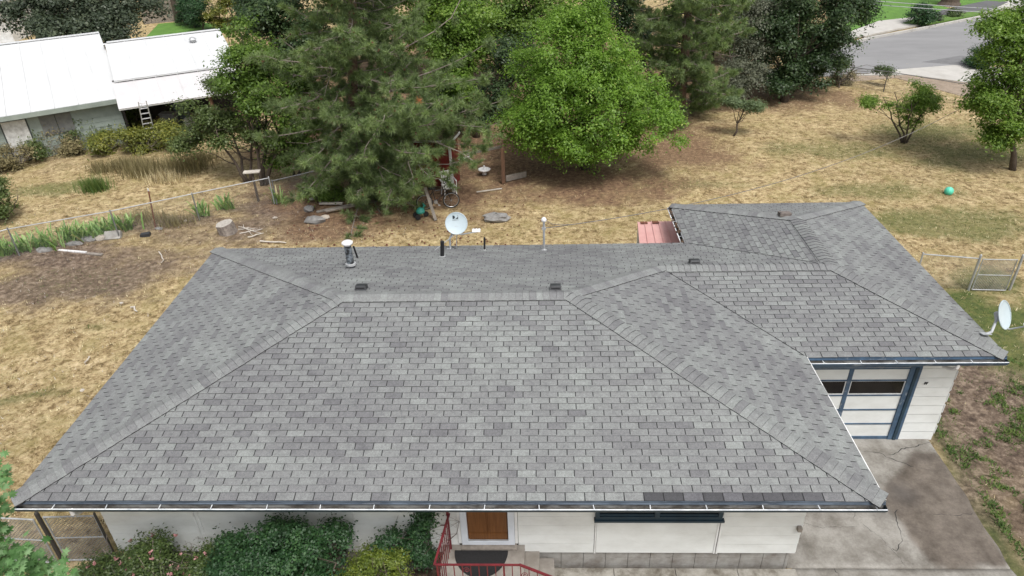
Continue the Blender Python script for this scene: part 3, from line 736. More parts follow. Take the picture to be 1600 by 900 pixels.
# foundation blocks
fo = MB(); fo.box(X0+.07, X1-.06, Y0+.08, Y0+.2, GZ, SB); foundation = fo.build('foundation', M['deck'], house)
x = X0+.06
while x < X1-.08:
    x1 = min(x+.40, X1-.05)
    for z0, z1 in ((-2.26, SB-.008), (-2.46, -2.268), (-2.66, -2.468)):
        k = MB(); k.box(x+.004, x1-.004, Y0+.045, Y0+.09, z0, z1); k.build('block', M['block'], foundation)
    x = x1
k = MB(); k.box(X1-.10, X1-.045, Y0+.092, GY0, GZ, SB-.003); k.build('foundation', M['block'], house)
k = MB(); k.box(X0+.03, X0+.2, Y0+.1, Y1, GZ-.1, SB); k.box(X0+.2, XWW, Y1-.2, Y1-.03, GZ-.1, SB); k.build('foundation', M['block'], house)
k = MB(); k.box(XG-.12, XG-.02, GY0+.02, YN, GZ-.1, -2.5); k.build('foundation', M['block'], house)
# window (blue frame) on the front
k = MB()
wx0, wx1, wz0, wz1 = 9.38, 11.52, -1.13, -.30
for x0, x1, z0, z1 in ((wx0, wx1, wz0, wz0+.07), (wx0, wx1, wz1-.07, wz1), (wx0, wx0+.07, wz0+.07, wz1-.07), (wx1-.07, wx1, wz0+.07, wz1-.07), (10.38, 10.46, wz0+.07, wz1-.07)):
    k.box(x0, x1, Y0-.075, Y0-.003, z0, z1)
k.box(wx0-.02, wx1+.04, Y0-.10, Y0-.003, wz0-.045, wz0-.002)
win = k.build('window', M['dblue'], house)
for a, b_ in ((wx0+.07, 10.38), (10.46, wx1-.07)):
    k = MB(); k.box(a, b_, Y0-.025, Y0-.018, wz0+.07, wz1-.07); k.build('pane', M['glass'], win)
    k = MB(); k.box(a, b_, Y0-.052, Y0-.03, wz0+.072, wz0+.11); k.build('sash', M['dblue'], win)
# front door
k = MB(); dz = -1.80
for x0, x1, z0, z1 in ((7.06, 7.17, dz+.10, .0-.2), (7.88, 7.99, dz+.10, -.2), (7.06, 7.99, dz+.012, dz+.10)): k.box(x0, x1, Y0-.07, Y0-.005, z0, z1)
door = k.build('front_door', M['alu'], house)
k = MB(); k.box(7.17, 7.88, Y0-.012, Y0-.002, dz+.1, -.2)
k.box(7.19, 7.50, Y0-.03, Y0-.012, dz+.30, -.28); k.box(7.54, 7.86, Y0-.03, Y0-.012, dz+.30, -.28); k.box(7.19, 7.86, Y0-.03, Y0-.012, dz+.11, dz+.255)
k.box(7.185, 7.865, Y0-.022, Y0-.012, dz+.255, dz+.28)
k.build('door_leaf', M['wood_door'], door)
k = MB(); k.box(7.17, 7.88, Y0-.06, Y0-.045, dz+.10, dz+.125); k.build('storm_rail', M['galv'], door)
for x0, x1 in ((7.00, 7.055), (7.995, 8.045)):
    k = MB(); k.box(x0, x1, Y0-.045, Y0-.004, dz+.02, -.2); k.build('door_trim', M['white_trim'], door)
k = MB(); k.box(7.05, 8.02, Y0-.15, Y0+.0, dz-.045, dz-.004); k.build('sill', M['grey_wood'], door)
# tiny leftovers on the wall
for z in (-1.33, -1.55):
    k = MB(); k.box(6.70, 6.79, Y0-.04, Y0-.018, z, z+.008); k.build('wall_bracket', M['rust'], w_s)
k = MB(); k.box(12.83, 12.90, Y0-.09, Y0-.018, -1.42, -1.33); k.build('outlet_box', M['grey_wood'], w_s)
k = MB(); k.obox((16.46, GY0-.025, -1.0), (.012, 0, .03), (0, .006, 0), (-.006, 0, .004)); k.obox((16.50, GY0-.025, -1.0), (.014, 0, .03), (0, .006, 0), (-.006, 0, .004)); k.obox((16.48, GY0-.025, -.985), (.03, 0, 0), (0, .006, 0), (0, 0, .006)); k.build('wall_number', M['black'], w_g)
# garage door
gd_ = MB(); gx0, gx1 = 13.12, 16.07
gd_.box(gx0, gx1, GY0+.03, GY0+.06, -2.58, -.60); gdo = gd_.build('garage_door', M['white_paint'], house)
rows_ = [-.62, -.93, -1.33, -1.73, -2.13, -2.52]; cols_ = [gx0, 13.76, 14.90, gx1]
for r_ in range(5):
    for c_ in range(3):
        x0, x1 = cols_[c_]+.045, cols_[c_+1]-(.045 if c_ < 2 else 0); z1, z0 = rows_[r_]-.018, rows_[r_+1]+.018
        k = MB()
        if r_ == 1:
            k.box(x0, x1, GY0-.004, GY0+.022, z0, z0+.022); k.box(x0, x1, GY0-.004, GY0+.022, z1-.012, z1); k.box(x0, x0+.02, GY0-.004, GY0+.022, z0+.022, z1-.012); k.box(x1-.02, x1, GY0-.004, GY0+.022, z0+.022, z1-.012)
            f_ = k.build('window', M['white_trim'], gdo); k = MB(); k.box(x0+.02, x1-.02, GY0+.008, GY0+.014, z0+.022, z1-.012); p_ = k.build('pane', M['glass'], gdo)
        else:
            k.box(x0, x1, GY0-.0, GY0+.028, z0, z1); k.build('door_panel', M['white_paint'], gdo)
for z in rows_:
    k = MB(); k.box(gx0, gx1, GY0-.014, GY0+.029, z-.016, z+.016 if z > -2.5 else z+.03); k.build('door_rail', M['blue'], gdo)
for x in cols_[1:3]:
    k = MB(); k.box(x-.042, x+.042, GY0-.018, GY0+.027, -2.58, -.60); k.build('door_stile', M['blue'], gdo)
k = MB(); k.box(gx0, gx1, GY0-.012, GY0+.029, -2.60, -2.54); k.build('door_rail', M['blue'], gdo)
for x0, x1, yy in ((16.07, 16.17, -.03), (16.172, 16.235, -.05), (16.237, 16.30, -.035), (13.03, 13.12, -.03)):
    k = MB(); k.box(x0, x1, GY0+yy, GY0+.03, -2.6, -.58); k.build('door_jamb', M['dblue'] if x0 == 16.172 else M['blue'], gdo)
k = MB(); k.box(13.03, 16.30, GY0-.03, GY0+.0, -.578, -.545); k.build('door_jamb', M['blue'], gdo)

# ---- stoop, steps, railing
stoop = empty('stoop', (7.5, 0, GZ), 'grey concrete front stoop with steps going down to the right', 'stoop')
SZ = dz-.05
for nm, x0, x1, z in (('landing', 6.72, 8.16, SZ), ('step', 8.163, 8.42, SZ-.17), ('step', 8.423, 8.68, SZ-.36)):
    k = MB(); k.box(x0, x1, -.62, Y0-.018 if nm == 'landing' else Y0-.02, GZ-.1, z); k.build(nm, M['concrete'], stoop)
matm = MB(); pts = [(6.93, .50)]+[(7.40-.47*math.cos(a), .50-.62*math.sin(a)*.88) for a in np.linspace(0, PI, 25)][1:-1]+[(7.87, .50)]
matm.prism(pts[::-1][::-1], SZ+.003, SZ+.018); mo = matm.build('doormat', M['mat']); tag(mo, 'black half-round rubber doormat on the front stoop', 'doormat')
rail = empty('stair_railing', (6.9, -.3, SZ), 'dark red wrought iron railing around the front stoop', 'railing')
RX, RY = 6.80, -.46; RZ = SZ+.90
k = MB(); k.obox(((6.93+RX)/2-.04, (.55+RY)/2, RZ), ((6.93-RX)/2, (.55-RY)/2, 0), (.018, 0, 0), (0, 0, .014)); k.obox((6.86, .55, RZ+.02), (.022, 0, 0), (0, .02, 0), (0, 0, .05)); k.build('hand_rail', M['red_iron'], rail)
k = MB(); k.box(RX-.03, 8.12, RY-.015, RY+.015, RZ-.010, RZ+.010); k.obox((8.45, RY, RZ-.20), (.345, 0, -.205), (0, .02, 0), (0, 0, .013)); k.build('hand_rail', M['red_iron'], rail)
k = MB(); k.box(RX, 8.12, RY-.01, RY+.01, SZ+.09, SZ+.11); k.build('bottom_rail', M['red_iron'], rail)
for i in range(15):
    x = RX+i*.132; zt = RZ if x < 8.12 else RZ-(x-8.12)*.6
    zb = SZ+.0 if i in (0, 8) else SZ+.1
    if x > 8.16: zb = SZ-.17 if x < 8.42 else SZ-.36
    k = MB(); k.box(x-.007, x+.007, RY-.007, RY+.007, zb, zt-.01) if i not in (0, 8) else k.box(x-.014, x+.014, RY-.014, RY+.014, zb, zt-.01); k.build('baluster', M['red_iron'], rail)
for i in range(1, 8):
    t = i/8; x = RX+(6.86-RX)*t; y = RY+(.55-RY)*t; k = MB(); k.box(x-.007, x+.007, y-.007, y+.007, SZ+.06, RZ-.01); k.build('baluster', M['red_iron'], rail)
k = MB(); k.box(6.845, 6.875, .53, .56, SZ, RZ+.02); k.build('baluster', M['red_iron'], rail)
for cx in (RX+.132*3.5, RX+.132*10.5):
    for s in (1, -1):
        pts = []
        for a in np.linspace(0, 3.2*PI, 26):
            r_ = .012+.006*a; pts.append((cx+r_*math.cos(a)*.8, RY, (RZ-.13 if s > 0 else RZ-.33)-(0 if cx < 8 else .12)+s*r_*math.sin(a)))
        k = MB(); k.tube(pts, .006, 4); k.build('scroll', M['red_iron'], rail)
pw = empty('pinwheel', (6.93, -.55, SZ), 'small pink and white garden ornament beside the railing corner', 'ornament')
k = MB(); k.lathe((6.93, -.58, SZ+.62), [(.01, 0), (.03, .03), (.022, .08), (.03, .11), (.005, .14)], 10); k.build('head', M['plastic'], pw)
k = MB(); k.lathe((6.92, -.60, SZ+.45), [(.055, 0), (.05, .06), (.03, .13), (.012, .17)], 10); k.tube([(6.92, -.60, GZ), (6.92, -.60, SZ+.46)], .008, 5); k.build('body', M['pinkp'], pw)
# garden hose
k = MB()
for q in range(3):
    c = (6.35+q*.06, -.02-q*.07); pts = [(c[0]+(.30-.03*q)*math.cos(a)*(1+.1*math.sin(3*a+q)), c[1]+(.17+.02*q)*math.sin(a), GZ+.10+.05*q+.07*math.sin(a*2+q)) for a in np.linspace(0, 2*PI*1.1, 34)]
    k.tube(pts, .012, 6)
k.tube([(6.65, .02, GZ+.1), (6.45, .25, GZ+.3), (6.15, .22, GZ+.34), (5.95, .1, GZ+.2), (6.0, -.3, GZ+.15)], .012, 6)
tag(k.build('garden_hose', M['hose'], smooth=True), 'coiled green garden hose left of the red railing', 'hose')

# ---- on the roof
def zB(y): return .2701*(L-y)
def rooftop(name, x, y, build): pass
def onB(X, Y):
    d = ray(X, Y); t = (.2701*(L-CY)-CZ)/(d.z+.2701*d.y); return CAMP+d*t
# box vents
for (X, Y) in ((565, 453), (868, 453), (1085, 413)):
    p = onB(X, Y); ax = Vector((1, 0, 0)); ay = Vector((0, 1, -.27)).normalized(); az = ax.cross(ay)
    p = p+az*.03
    k = MB(); c = p+az*.05
    v = [c+ax*sx*.115+ay*sy*.12+az*-.06 for sx, sy in ((-1, -1), (1, -1), (1, 1), (-1, 1))]+[c+ax*sx*.105+ay*sy*.085+az*.035 for sx, sy in ((-1, -1), (1, -1), (1, 1), (-1, 1))]
    k.mesh(v, [(3, 2, 1, 0), (4, 5, 6, 7)]+[(i, (i+1) % 4, 4+(i+1) % 4, 4+i) for i in range(4)]); hood = k.build('roof_vent', M['vent'], house)
    k = MB(); k.obox(p-az*.012, ax*.13, ay*.14, az*.003); k.build('flashing', M['shingle'], hood)
    k = MB(); k.obox(c-ay*.108-az*.02, ax*.09, ay*.003, az*.018); k.build('louvre', M['black'], hood)
p = Vector((14.9, P12.y+.25, 0)); p.z = .28*(YE-p.y)
p = Vector((atz(1218, 328, .55).x, YE-.55/.28*1.0, .55))
k = MB(); k.obox(p+Vector((0, 0, .07)), (.14, 0, 0), (0, .11, -.02), (0, 0, .045)); hood = k.build('roof_vent', pm('rusted_vent', (.12, .10, .09), (.20, .17, .15), 14, .8, c3=(.05, .04, .035)), house)
k = MB(); k.tube([p+Vector((-.11, -.02, .03)), p+Vector((-.11, -.02, .12))], .035, 8); k.build('vent_collar', M['black'], hood)
# flue
p = onB(549, 418)
k = MB(); k.lathe((p.x, p.y, p.z-.05), [(.15, 0), (.085, .06), (.083, .09)], 14); k.build('flue_flashing', M['black'], house)
fl = MB(); fl.tube([(p.x, p.y, p.z), (p.x-.004, p.y, p.z+.62)], .083, 16, 0); flue = fl.build('flue_pipe', M['flue'], house, smooth=False)
k = MB(); k.lathe((p.x, p.y, p.z+.07), [(.09, 0), (.125, .012), (.12, .05), (.085, .06)], 18); k.build('storm_collar', M['galv'], flue)
k = MB(); k.lathe((p.x, p.y, p.z+.58), [(.075, 0), (.125, .05), (.128, .08), (.10, .10), (.0, .118)], 20); k.build('flue_cap', M['plastic'], flue)
def rodpipe(X, Y, Yt, r_, mat='black', dx=0):
    p = onB(X, Y); t = aty(X+dx, Yt, p.y); k = MB(); k.tube([(p.x, p.y, p.z-.02), (t.x, p.y, t.z)], r_, 10); o = k.build('vent_pipe', M[mat], house)
    k = MB(); k.lathe((p.x, p.y, p.z-.02), [(r_*2.1, 0), (r_*1.7, .03), (r_*1.05, .05)], 12); k.build('pipe_boot', M['galv'], o); return p, t
rodpipe(691, 401, 377, .048); rodpipe(757, 391, 371, .024)
p = onB(560, 403); t = aty(557, 386, p.y-.25); k = MB(); k.tube([(p.x-.02, p.y, p.z), (p.x-.06, p.y-.05, p.z+.35)], .025, 8); k.build('vent_pipe', M['black'], house)
# service mast with its cable to the house corner and away over the yard
p = onB(850, 391); t = aty(852, 346, p.y); mast = empty('service_mast', p, 'thin grey service mast on the back slope of the roof', 'mast')
k = MB(); k.tube([(p.x, p.y, p.z-.02), (p.x, p.y, t.z)], .028, 10); k.build('pole', M['galv'], mast)
k = MB(); k.lathe((p.x, p.y, t.z-.01), [(.03, 0), (.06, .02), (.068, .06), (.05, .10), (.01, .13)], 12); k.build('weather_head', M['plastic'], mast)
k = MB(); k.lathe((p.x, p.y, p.z-.01), [(.10, 0), (.05, .03), (.03, .06)], 12); k.build('flashing', M['galv'], mast)
k = MB(); k.box(p.x-.05, p.x+.05, p.y-.03, p.y+.03, t.z-.22, t.z-.16); k.build('clamp', M['galv'], mast)
mz = t.z
def sagline(a, b_, sag, n_=16): return [a.lerp(b_, i/n_)+Vector((0, 0, -sag*4*(i/n_)*(1-i/n_))) for i in range(n_+1)]
A_ = Vector((p.x+.03, p.y, mz-.18)); far_ = atd(1640, 168, 36); far_.z = max(far_.z, .6)
k = MB(); k.tube(sagline(A_, far_, 1.75, 40), .011, 5); k.tube([Vector((p.x+.04, p.y, mz+.04)), Vector((p.x+.20, p.y+.05, mz-.10)), sagline(A_, far_, 1.75, 40)[1]], .007, 5)
tag(k.build('service_cable', M['cable']), 'grey overhead service cable running from the mast across the yard', 'cable')
# satellite dishes
def dish(loc, aim, w_, h_, name, label, boom_side, logo=False, mastpts=None):
    root = empty(name, loc, label, 'satellite dish')
    c = mastpts[-1]; f = aim.normalized(); rt = f.cross(Vector((0, 0, 1))).normalized()*-1; up_ = rt.cross(f)*-1
    if up_.z < 0: up_ = -up_
    mb = MB(); N = 32; rings = [0, .35, .6, .8, .94, 1.0]; vs = []
    def P_(rr, a, back=0): return c+rt*(math.cos(a)*w_*rr)+up_*(math.sin(a)*h_*rr)+f*(-.11*(1-rr*rr)*w_*1.3-back)
    for side in (0, 1):
        vs = [P_(rr, 2*PI*k/N, .012*side) for rr in rings for k in range(N)]
        fs = [(i*N+k, i*N+(k+1) % N, (i+1)*N+(k+1) % N, (i+1)*N+k) for i in range(len(rings)-1) for k in range(N)]
        mb.mesh(vs, [q if side == 0 else q[::-1] for q in fs])
    mb.mesh([P_(1, 2*PI*k/N, .014) for k in range(N)]+[P_(1, 2*PI*k/N)+f*.006 for k in range(N)], [(k, (k+1) % N, N+(k+1) % N, N+k) for k in range(N)])
    mb.tube([P_(1.0, 2*PI*k/N) for k in range(N+1)], .011, 6)
    mb.build('reflector', M['dish'], root, smooth=True)
    k = MB(); k.tube(mastpts[:-1]+[c-f*.16-up_*.05], .026, 10); k.build('mast', M['dishgrey'], root)
    k = MB(); b0 = mastpts[0]; k.obox(b0+Vector((0, 0, .012)), (.09, 0, 0), (0, .06, -.016), (0, 0, .006)); k.build('foot', M['dishgrey'], root)
    k = MB(); k.obox(c-f*.13-up_*.04, rt*.05, up_*.09, f*.05); k.build('bracket', M['dishgrey'], root)
    # boom and receiver head
    e = c+f*.42+up_*(-h_*.72)+rt*boom_side
    k = MB(); k.tube([c-f*.08-up_*h_*.93, c+f*.05-up_*h_*1.02+rt*boom_side*.2, e-f*.02], .016, 6); k.build('boom', M['dishgrey'], root)
    k = MB(); k.obox(e+up_*.03, rt*.10, f*.035, up_*.035)
    for q in (-1, 0, 1): k.tube([e+rt*.07*q+up_*.04, e+rt*.07*q+up_*.05-f*.08], [.026, .036], 8)
    k.build('receiver_head', M['plastic'], root)
    return root, c, rt, up_, f
dp = onB(704, 389); dc = aty(713, 349, dp.y); aim = Vector((.02, -1, .42))
root, c, rt, up_, f = dish(dp, aim, .272, .272, 'satellite_dish', 'round white satellite dish with a black logo on the back slope', .52, mastpts=[dp, Vector((dp.x, dp.y, dp.z+.30)), dc])
k = MB(); k.tube([dc-up_*.28-rt*.05-f*.05, Vector((dp.x-.38, dp.y-.15, zB(dp.y-.15)+.01))], .010, 6); k.tube([dc-up_*.25-f*.08, Vector((dp.x+.14, dp.y+.05, zB(dp.y)+.01))], .010, 6); k.build('strut', M['dishgrey'], root)
k = MB(); pts = [Vector((dp.x+.05, dp.y-.02, dp.z+.28))+Vector((.03*math.sin(i*.9), 0, -.03*i)) for i in range(8)]+[Vector((dp.x+.08+.06*math.cos(a), dp.y-.05+.04*math.sin(a), dp.z+.03)) for a in np.linspace(0, 8, 14)]; k.tube(pts, .006, 5); k.build('cable', M['black'], root)
# logo, printed flat and standing 3 mm off the reflector
def onDish(a, b_):
    a *= .80; b_ *= .80
    rr = math.hypot(a/.272, b_/.272); return c+rt*a+up_*b_+f*(-.11*(1-rr*rr)*.272*1.3+.004)
if rt.x < 0: sgn = -1
else: sgn = 1
def logo_poly(pts): k = MB(); k.face([onDish(sgn*x, y) for x, y in pts]); return k
k = MB()
D1 = [(-.115, .245), (-.115, .135), (-.10, .135)]+[(-.10+.062*math.sin(a), .19-.055*math.cos(a)) for a in np.linspace(0, PI, 9)]+[(-.10, .245)]
k.face([onDish(sgn*x, y) for x, y in D1])
D2 = [(-.06, .135), (.06, .135), (.06, .245), (.04, .245)]+[(.04-.1*math.sin(a), .245-.11*(1-math.cos(a))) for a in np.linspace(.2, PI/2, 7)]
D2a = [(-.06, .137)]+[(.045-.10*math.cos(a), .245-.108*math.sin(a)) for a in np.linspace(PI/2, .15, 8)][::1]
k.face([onDish(sgn*x, y) for x, y in [(-.055, .135), (.06, .135), (.06, .235), (.045, .20), (.02, .17), (-.015, .148)]])
k.face([onDish(sgn*x, y) for x, y in [(.028, .25), (.06, .25), (.06, .238), (.04, .24)]])
k.build('logo', M['logo'], root)
def text_part(txt, size, u0, v0, parent, mat):
    cu = bpy.data.curves.new('lettering', 'FONT'); cu.body = txt; cu.size = size; cu.align_x = 'CENTER'
    to = bpy.data.objects.new('lettering', cu); col.objects.link(to)
    dg = bpy.context.evaluated_depsgraph_get(); me = bpy.data.meshes.new_from_object(to.evaluated_get(dg)); bpy.data.objects.remove(to)
    inv = world_of(parent).inverted()
    for v_ in me.vertices: v_.co = inv @ onDish(sgn*(v_.co.x+u0), v_.co.y+v0)
    me.materials.clear(); me.materials.append(mat); o = bpy.data.objects.new('lettering', me); col.objects.link(o); o.parent = parent; return o
text_part('DIRECTV', .048, -.028, .085, root, M['logo'])
text_part('DIRECTV', .032, -.0, -.11, root, M['dishgrey'])
# second dish, on the garage roof's east slope, seen from the side
rp = Vector((XE-.32, 4.42, .2398*.32)); rc = Vector((XE-.02, 4.42, .50))
d2p = atz(1540, 522, .08); d2c = atd(1570, 492, (d2p-CAMP).dot(WA)+.05)
dish(d2p, Vector((.50, -.75, .42)), .215, .30, 'satellite_dish', 'pale satellite dish seen side on at the right corner of the garage roof', .05, mastpts=[d2p, d2p+Vector((.10, 0, .05)), d2c+Vector((-.10, .03, -.10)), d2c])

# ------------------------------------------------------------------ pink metal lean-to behind the house
pk = empty('garden_shed', (11.6, 9.8, GZ), 'small garden shed with a faded pink metal roof behind the house', 'shed')
pz = -.75
q0, q1, q2, q3 = atz(996, 347, pz+.12), atz(1060, 345, pz+.12), atz(1080, 392, pz), atz(1000, 392, pz)
nrib = 6
for i in range(nrib):
    t0, t1 = i/nrib, (i+1)/nrib; a, b_ = q0.lerp(q1, t0), q0.lerp(q1, t1); c_, d_ = q3.lerp(q2, t0), q3.lerp(q2, t1)
    k = MB(); e = Vector((0, 0, .012)); s = (b_-a)*.07
    k.face([c_+s, d_-s*.0, b_-s*0, a+s]); k.face([a+s-e*2, b_-e*2, d_-e*2, c_+s-e*2])
    k.face([c_+s, c_+s-e*2, d_-e*2, d_]); k.face([a+s, b_, b_-e*2, a+s-e*2])
    k.obox((a+c_)/2+e*1.2+s*.5, (c_-a)/2, s*.5, e*1.3); k.build('roof_panel', M['pink'], pk)
k = MB()
for (a, b_) in ((q0, q3), (q0, q1)):
    v = [a+Vector((.02, 0, -.03)), b_+Vector((.02, 0, -.03)), Vector((b_.x+.02, b_.y, GZ)), Vector((a.x+.02, a.y, GZ))]
    k.face(v); k.face([p_+Vector((.03, -.03, 0)) for p_ in v[::-1]])
k.build('wall', M['old_white'], pk)
for t in (.02, .30):
    a = q0.lerp(q1, t+.08)+Vector((0, -.02, .02)); k = MB(); k.obox(a+Vector((.06, -.06, 0)), (.10, 0, 0), (0, .07, -.003), (0, 0, .006)); k.build('rust_patch', M['rust'], pk)

# ------------------------------------------------------------------ neighbour's long white-roofed buildings
barn = empty('workshop', (*g2(60, 240), GZ), 'grey-green workshop with a big white metal roof', 'workshop')
ze = -.4; e0 = atz(-60, 192, ze); e1 = atz(194, 152, ze); ed = (e1-e0).normalized(); rp_ = atz(141, 53, 1.15); nrm2 = Vector((-ed.y, ed.x, 0))
run = (rp_-e1).dot(nrm2); rise = rp_.z-ze; skew = (rp_-e1).dot(ed)
e0 = e1-ed*16
def metal_roof(root, a, b_, up_vec, name='roof', pan=.9, mat=None):
    """standing-seam sheets laid from eave line a-b_ up along up_vec"""
    L_ = (b_-a).length; d = (b_-a).normalized(); n_ = int(L_/pan); w = L_/n_
    rf = MB(); nn = d.cross(up_vec).normalized(); nn = nn if nn.z > 0 else -nn
    rf.obox((a+b_)/2+up_vec/2-nn*.05, d*L_/2, up_vec/2, nn*.03); ro = rf.build(name, M['white_trim'], root)
    for i in range(n_):
        c_ = a+d*(i+.5)*w+up_vec/2; k = MB(); k.obox(c_-nn*.006, d*(w/2-.004), up_vec*.502, nn*.008)
        k.obox(c_+d*(w/2-.02)+nn*.014, d*.018, up_vec*.501, nn*.014)
        for q in (-.17, .17): k.obox(c_+d*w*q+nn*.006, d*.012, up_vec*.5, nn*.006)
        k.build('roof_sheet', mat or M['barn_roof'], ro)
    return ro
upv = nrm2*run+Vector((0, 0, rise))
metal_roof(barn, e0, e1, upv)
back = nrm2*run-Vector((0, 0, rise)); metal_roof(barn, e0+upv+back, e1+upv+back, -back+Vector((0, 0, 0)))
k = MB(); k.obox((e0+e1)/2+upv+Vector((0, 0, .03)), ed*8.0, nrm2*.16, (0, 0, .015)); k.build('ridge_cap', M['barn_roof'], barn)
wb0 = e0+nrm2*.45; wb1 = e1-ed*.3+nrm2*.45
k = MB(); k.obox(((wb0.x+wb1.x)/2, (wb0.y+wb1.y)/2, (GZ+ze-.1)/2), ed*(wb1-wb0).length/2, nrm2*.05, (0, 0, (ze-.1-GZ)/2)); bw = k.build('wall', M['barn_wall'], barn)
z = GZ
while z < ze-.15:
    z1 = min(z+.235, ze-.12); cur = 0; Lw = (wb1-wb0).length
    while cur < Lw-.1:
        nx_ = min(Lw, cur+3.6); p0 = Vector((wb0.x, wb0.y, 0))+ed*(cur+.003)-nrm2*.05; p1 = Vector((wb0.x, wb0.y, 0))+ed*(nx_-.003)-nrm2*.05; k = MB(); v = []
        for p in (p0, p1): v += [p+nrm2*.01+Vector((0, 0, z)), p-nrm2*.022+Vector((0, 0, z)), p-nrm2*.006+Vector((0, 0, z1-.004)), p+nrm2*.01+Vector((0, 0, z1-.004))]
        k.mesh(v, [(0, 1, 5, 4), (1, 2, 6, 5), (2, 3, 7, 6), (3, 0, 4, 7), (3, 2, 1, 0), (4, 5, 6, 7)]); k.build('siding_board', M['barn_wall'], bw); cur = nx_
    z = z1
k = MB(); k.obox((e0+e1)/2-nrm2*.02+Vector((0, 0, -.12)), ed*8.0, nrm2*.03, (0, 0, .10)); k.build('fascia', M['barn_wall'], barn)
gw = [wb1, wb1+nrm2*(2*run-.9)]
k = MB(); a, b_ = gw; apex = (a+b_)/2; k.face([(a.x, a.y, GZ), (b_.x, b_.y, GZ), (b_.x, b_.y, ze-.1), (apex.x, apex.y, ze+rise-.15), (a.x, a.y, ze-.1)]); k.face([(a.x-.1, a.y, GZ), (a.x-.1, a.y, ze-.1), (apex.x-.1, apex.y, ze+rise-.15), (b_.x-.1, b_.y, ze-.1), (b_.x-.1, b_.y, GZ)]); k.build('gable_wall', M['barn_wall'], barn)
def on_barn(X, Y):     # where the sight line meets the long wall
    d = ray(X, Y); t = (wb0-CAMP).dot(nrm2)/d.dot(nrm2); return CAMP+d*t
def wall_item(pxs, z0, z1, name, mats, trim=.06):
    a = on_barn(*pxs[0]); b_ = on_barn(*pxs[1]); c_ = (a+b_)/2; c_.z = (z0+z1)/2; hw = abs((b_-a).dot(ed))/2
    k = MB(); k.obox(c_-nrm2*.085, ed*(hw+trim), nrm2*.012, (0, 0, (z1-z0)/2+trim)); o = k.build(name, mats[0], barn)
    k = MB(); k.obox(c_-nrm2*.105, ed*hw, nrm2*.008, (0, 0, (z1-z0)/2)); k.build('leaf' if 'door' in name else 'pane', mats[1], o); return c_, hw, o
wall_item([(13, 222), (50, 215)], GZ+.05, -.75, 'door', [M['barn_trim'], M['old_white']])
c_, hw, o = wall_item([(71, 210), (118, 203)], -1.6, -.75, 'window', [pm('window_frame_grey', (.18, .19, .18)), pm('dusty_glass', (.11, .115, .12), (.16, .165, .16), 5, .3)], .03)
k = MB(); k.obox(c_-nrm2*.118, ed*.02, nrm2*.006, (0, 0, .42)); k.build('mullion', M['barn_trim'], o)
# second, lower building with an open lean-to
pav = empty('storage_barn', (*g2(260, 200), GZ), 'long low white-roofed shed with an open dark lean-to front', 'barn')
zl, zm, zr_ = -.55, .05, 1.05
a0, a1 = atz(190, 170, zl), atz(420, 135, zl); dd = (a1-a0).normalized(); nn_ = Vector((-dd.y, dd.x, 0)); m0 = atz(184, 129, zm); upl = nn_*((m0-a0).dot(nn_))+Vector((0, 0, zm-zl))
a0 = a0-dd*.12
LB = (atz(392, 140, zl)-a0).length
metal_roof(pav, a0, a0+dd*LB, upl, 'lean_to_roof', .95, pm('white_sheet_roof', (.58, .57, .58), (.52, .51, .52), 1.2, .5))
r0 = atz(150, 69, zr_); mstart = a0+upl+Vector((0, 0, .14)); upu = nn_*((r0-mstart).dot(nn_))+Vector((0, 0, zr_-mstart.z))
metal_roof(pav, mstart-upu*.02+dd*.1, mstart+dd*LB-upu*.02, upu, 'roof')
dn = nn_*upu.length-Vector((0, 0, upu.z)); metal_roof(pav, mstart+upu+dn, mstart+upu+dn+dd*LB, -dn, 'roof')
k = MB(); k.obox(mstart+upu+dd*(LB/2+.1)+Vector((0, 0, .03)), dd*(LB/2-.1), nn_*.15, (0, 0, .015)); k.build('ridge_cap', M['barn_roof'], pav)
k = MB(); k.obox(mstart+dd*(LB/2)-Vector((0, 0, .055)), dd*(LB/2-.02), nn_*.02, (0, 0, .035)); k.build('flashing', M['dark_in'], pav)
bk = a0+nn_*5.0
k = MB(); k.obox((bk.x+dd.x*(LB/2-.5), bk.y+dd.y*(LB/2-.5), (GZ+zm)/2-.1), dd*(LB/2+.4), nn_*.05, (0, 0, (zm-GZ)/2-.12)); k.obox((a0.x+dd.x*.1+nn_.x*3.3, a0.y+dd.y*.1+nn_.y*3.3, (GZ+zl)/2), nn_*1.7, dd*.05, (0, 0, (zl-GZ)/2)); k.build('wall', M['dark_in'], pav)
for i in range(3):
    q = a0+dd*(3.9+i*1.9)+nn_*.25; k = MB(); k.box(q.x-.07, q.x+.07, q.y-.07, q.y+.07, GZ, zl-.02); k.build('post', M['dark_in'] if i % 2 else M['brown_wood'], pav)
k = MB(); q = mstart+upu*.72+dd*4.2; q = q+Vector((0, 0, .08)); k.lathe(q, [(.16, -.06), (.15, .02), (.2, .06), (.12, .16), (.02, .2)], 12); k.build('roof_ventilator', M['galv'], pav)
k = MB(); q = mstart+upu*.33+dd*6.0; k.tube([q, q+Vector((0, 0, .22))], .04, 8); k.build('vent_pipe', M['galv_dark'], pav)
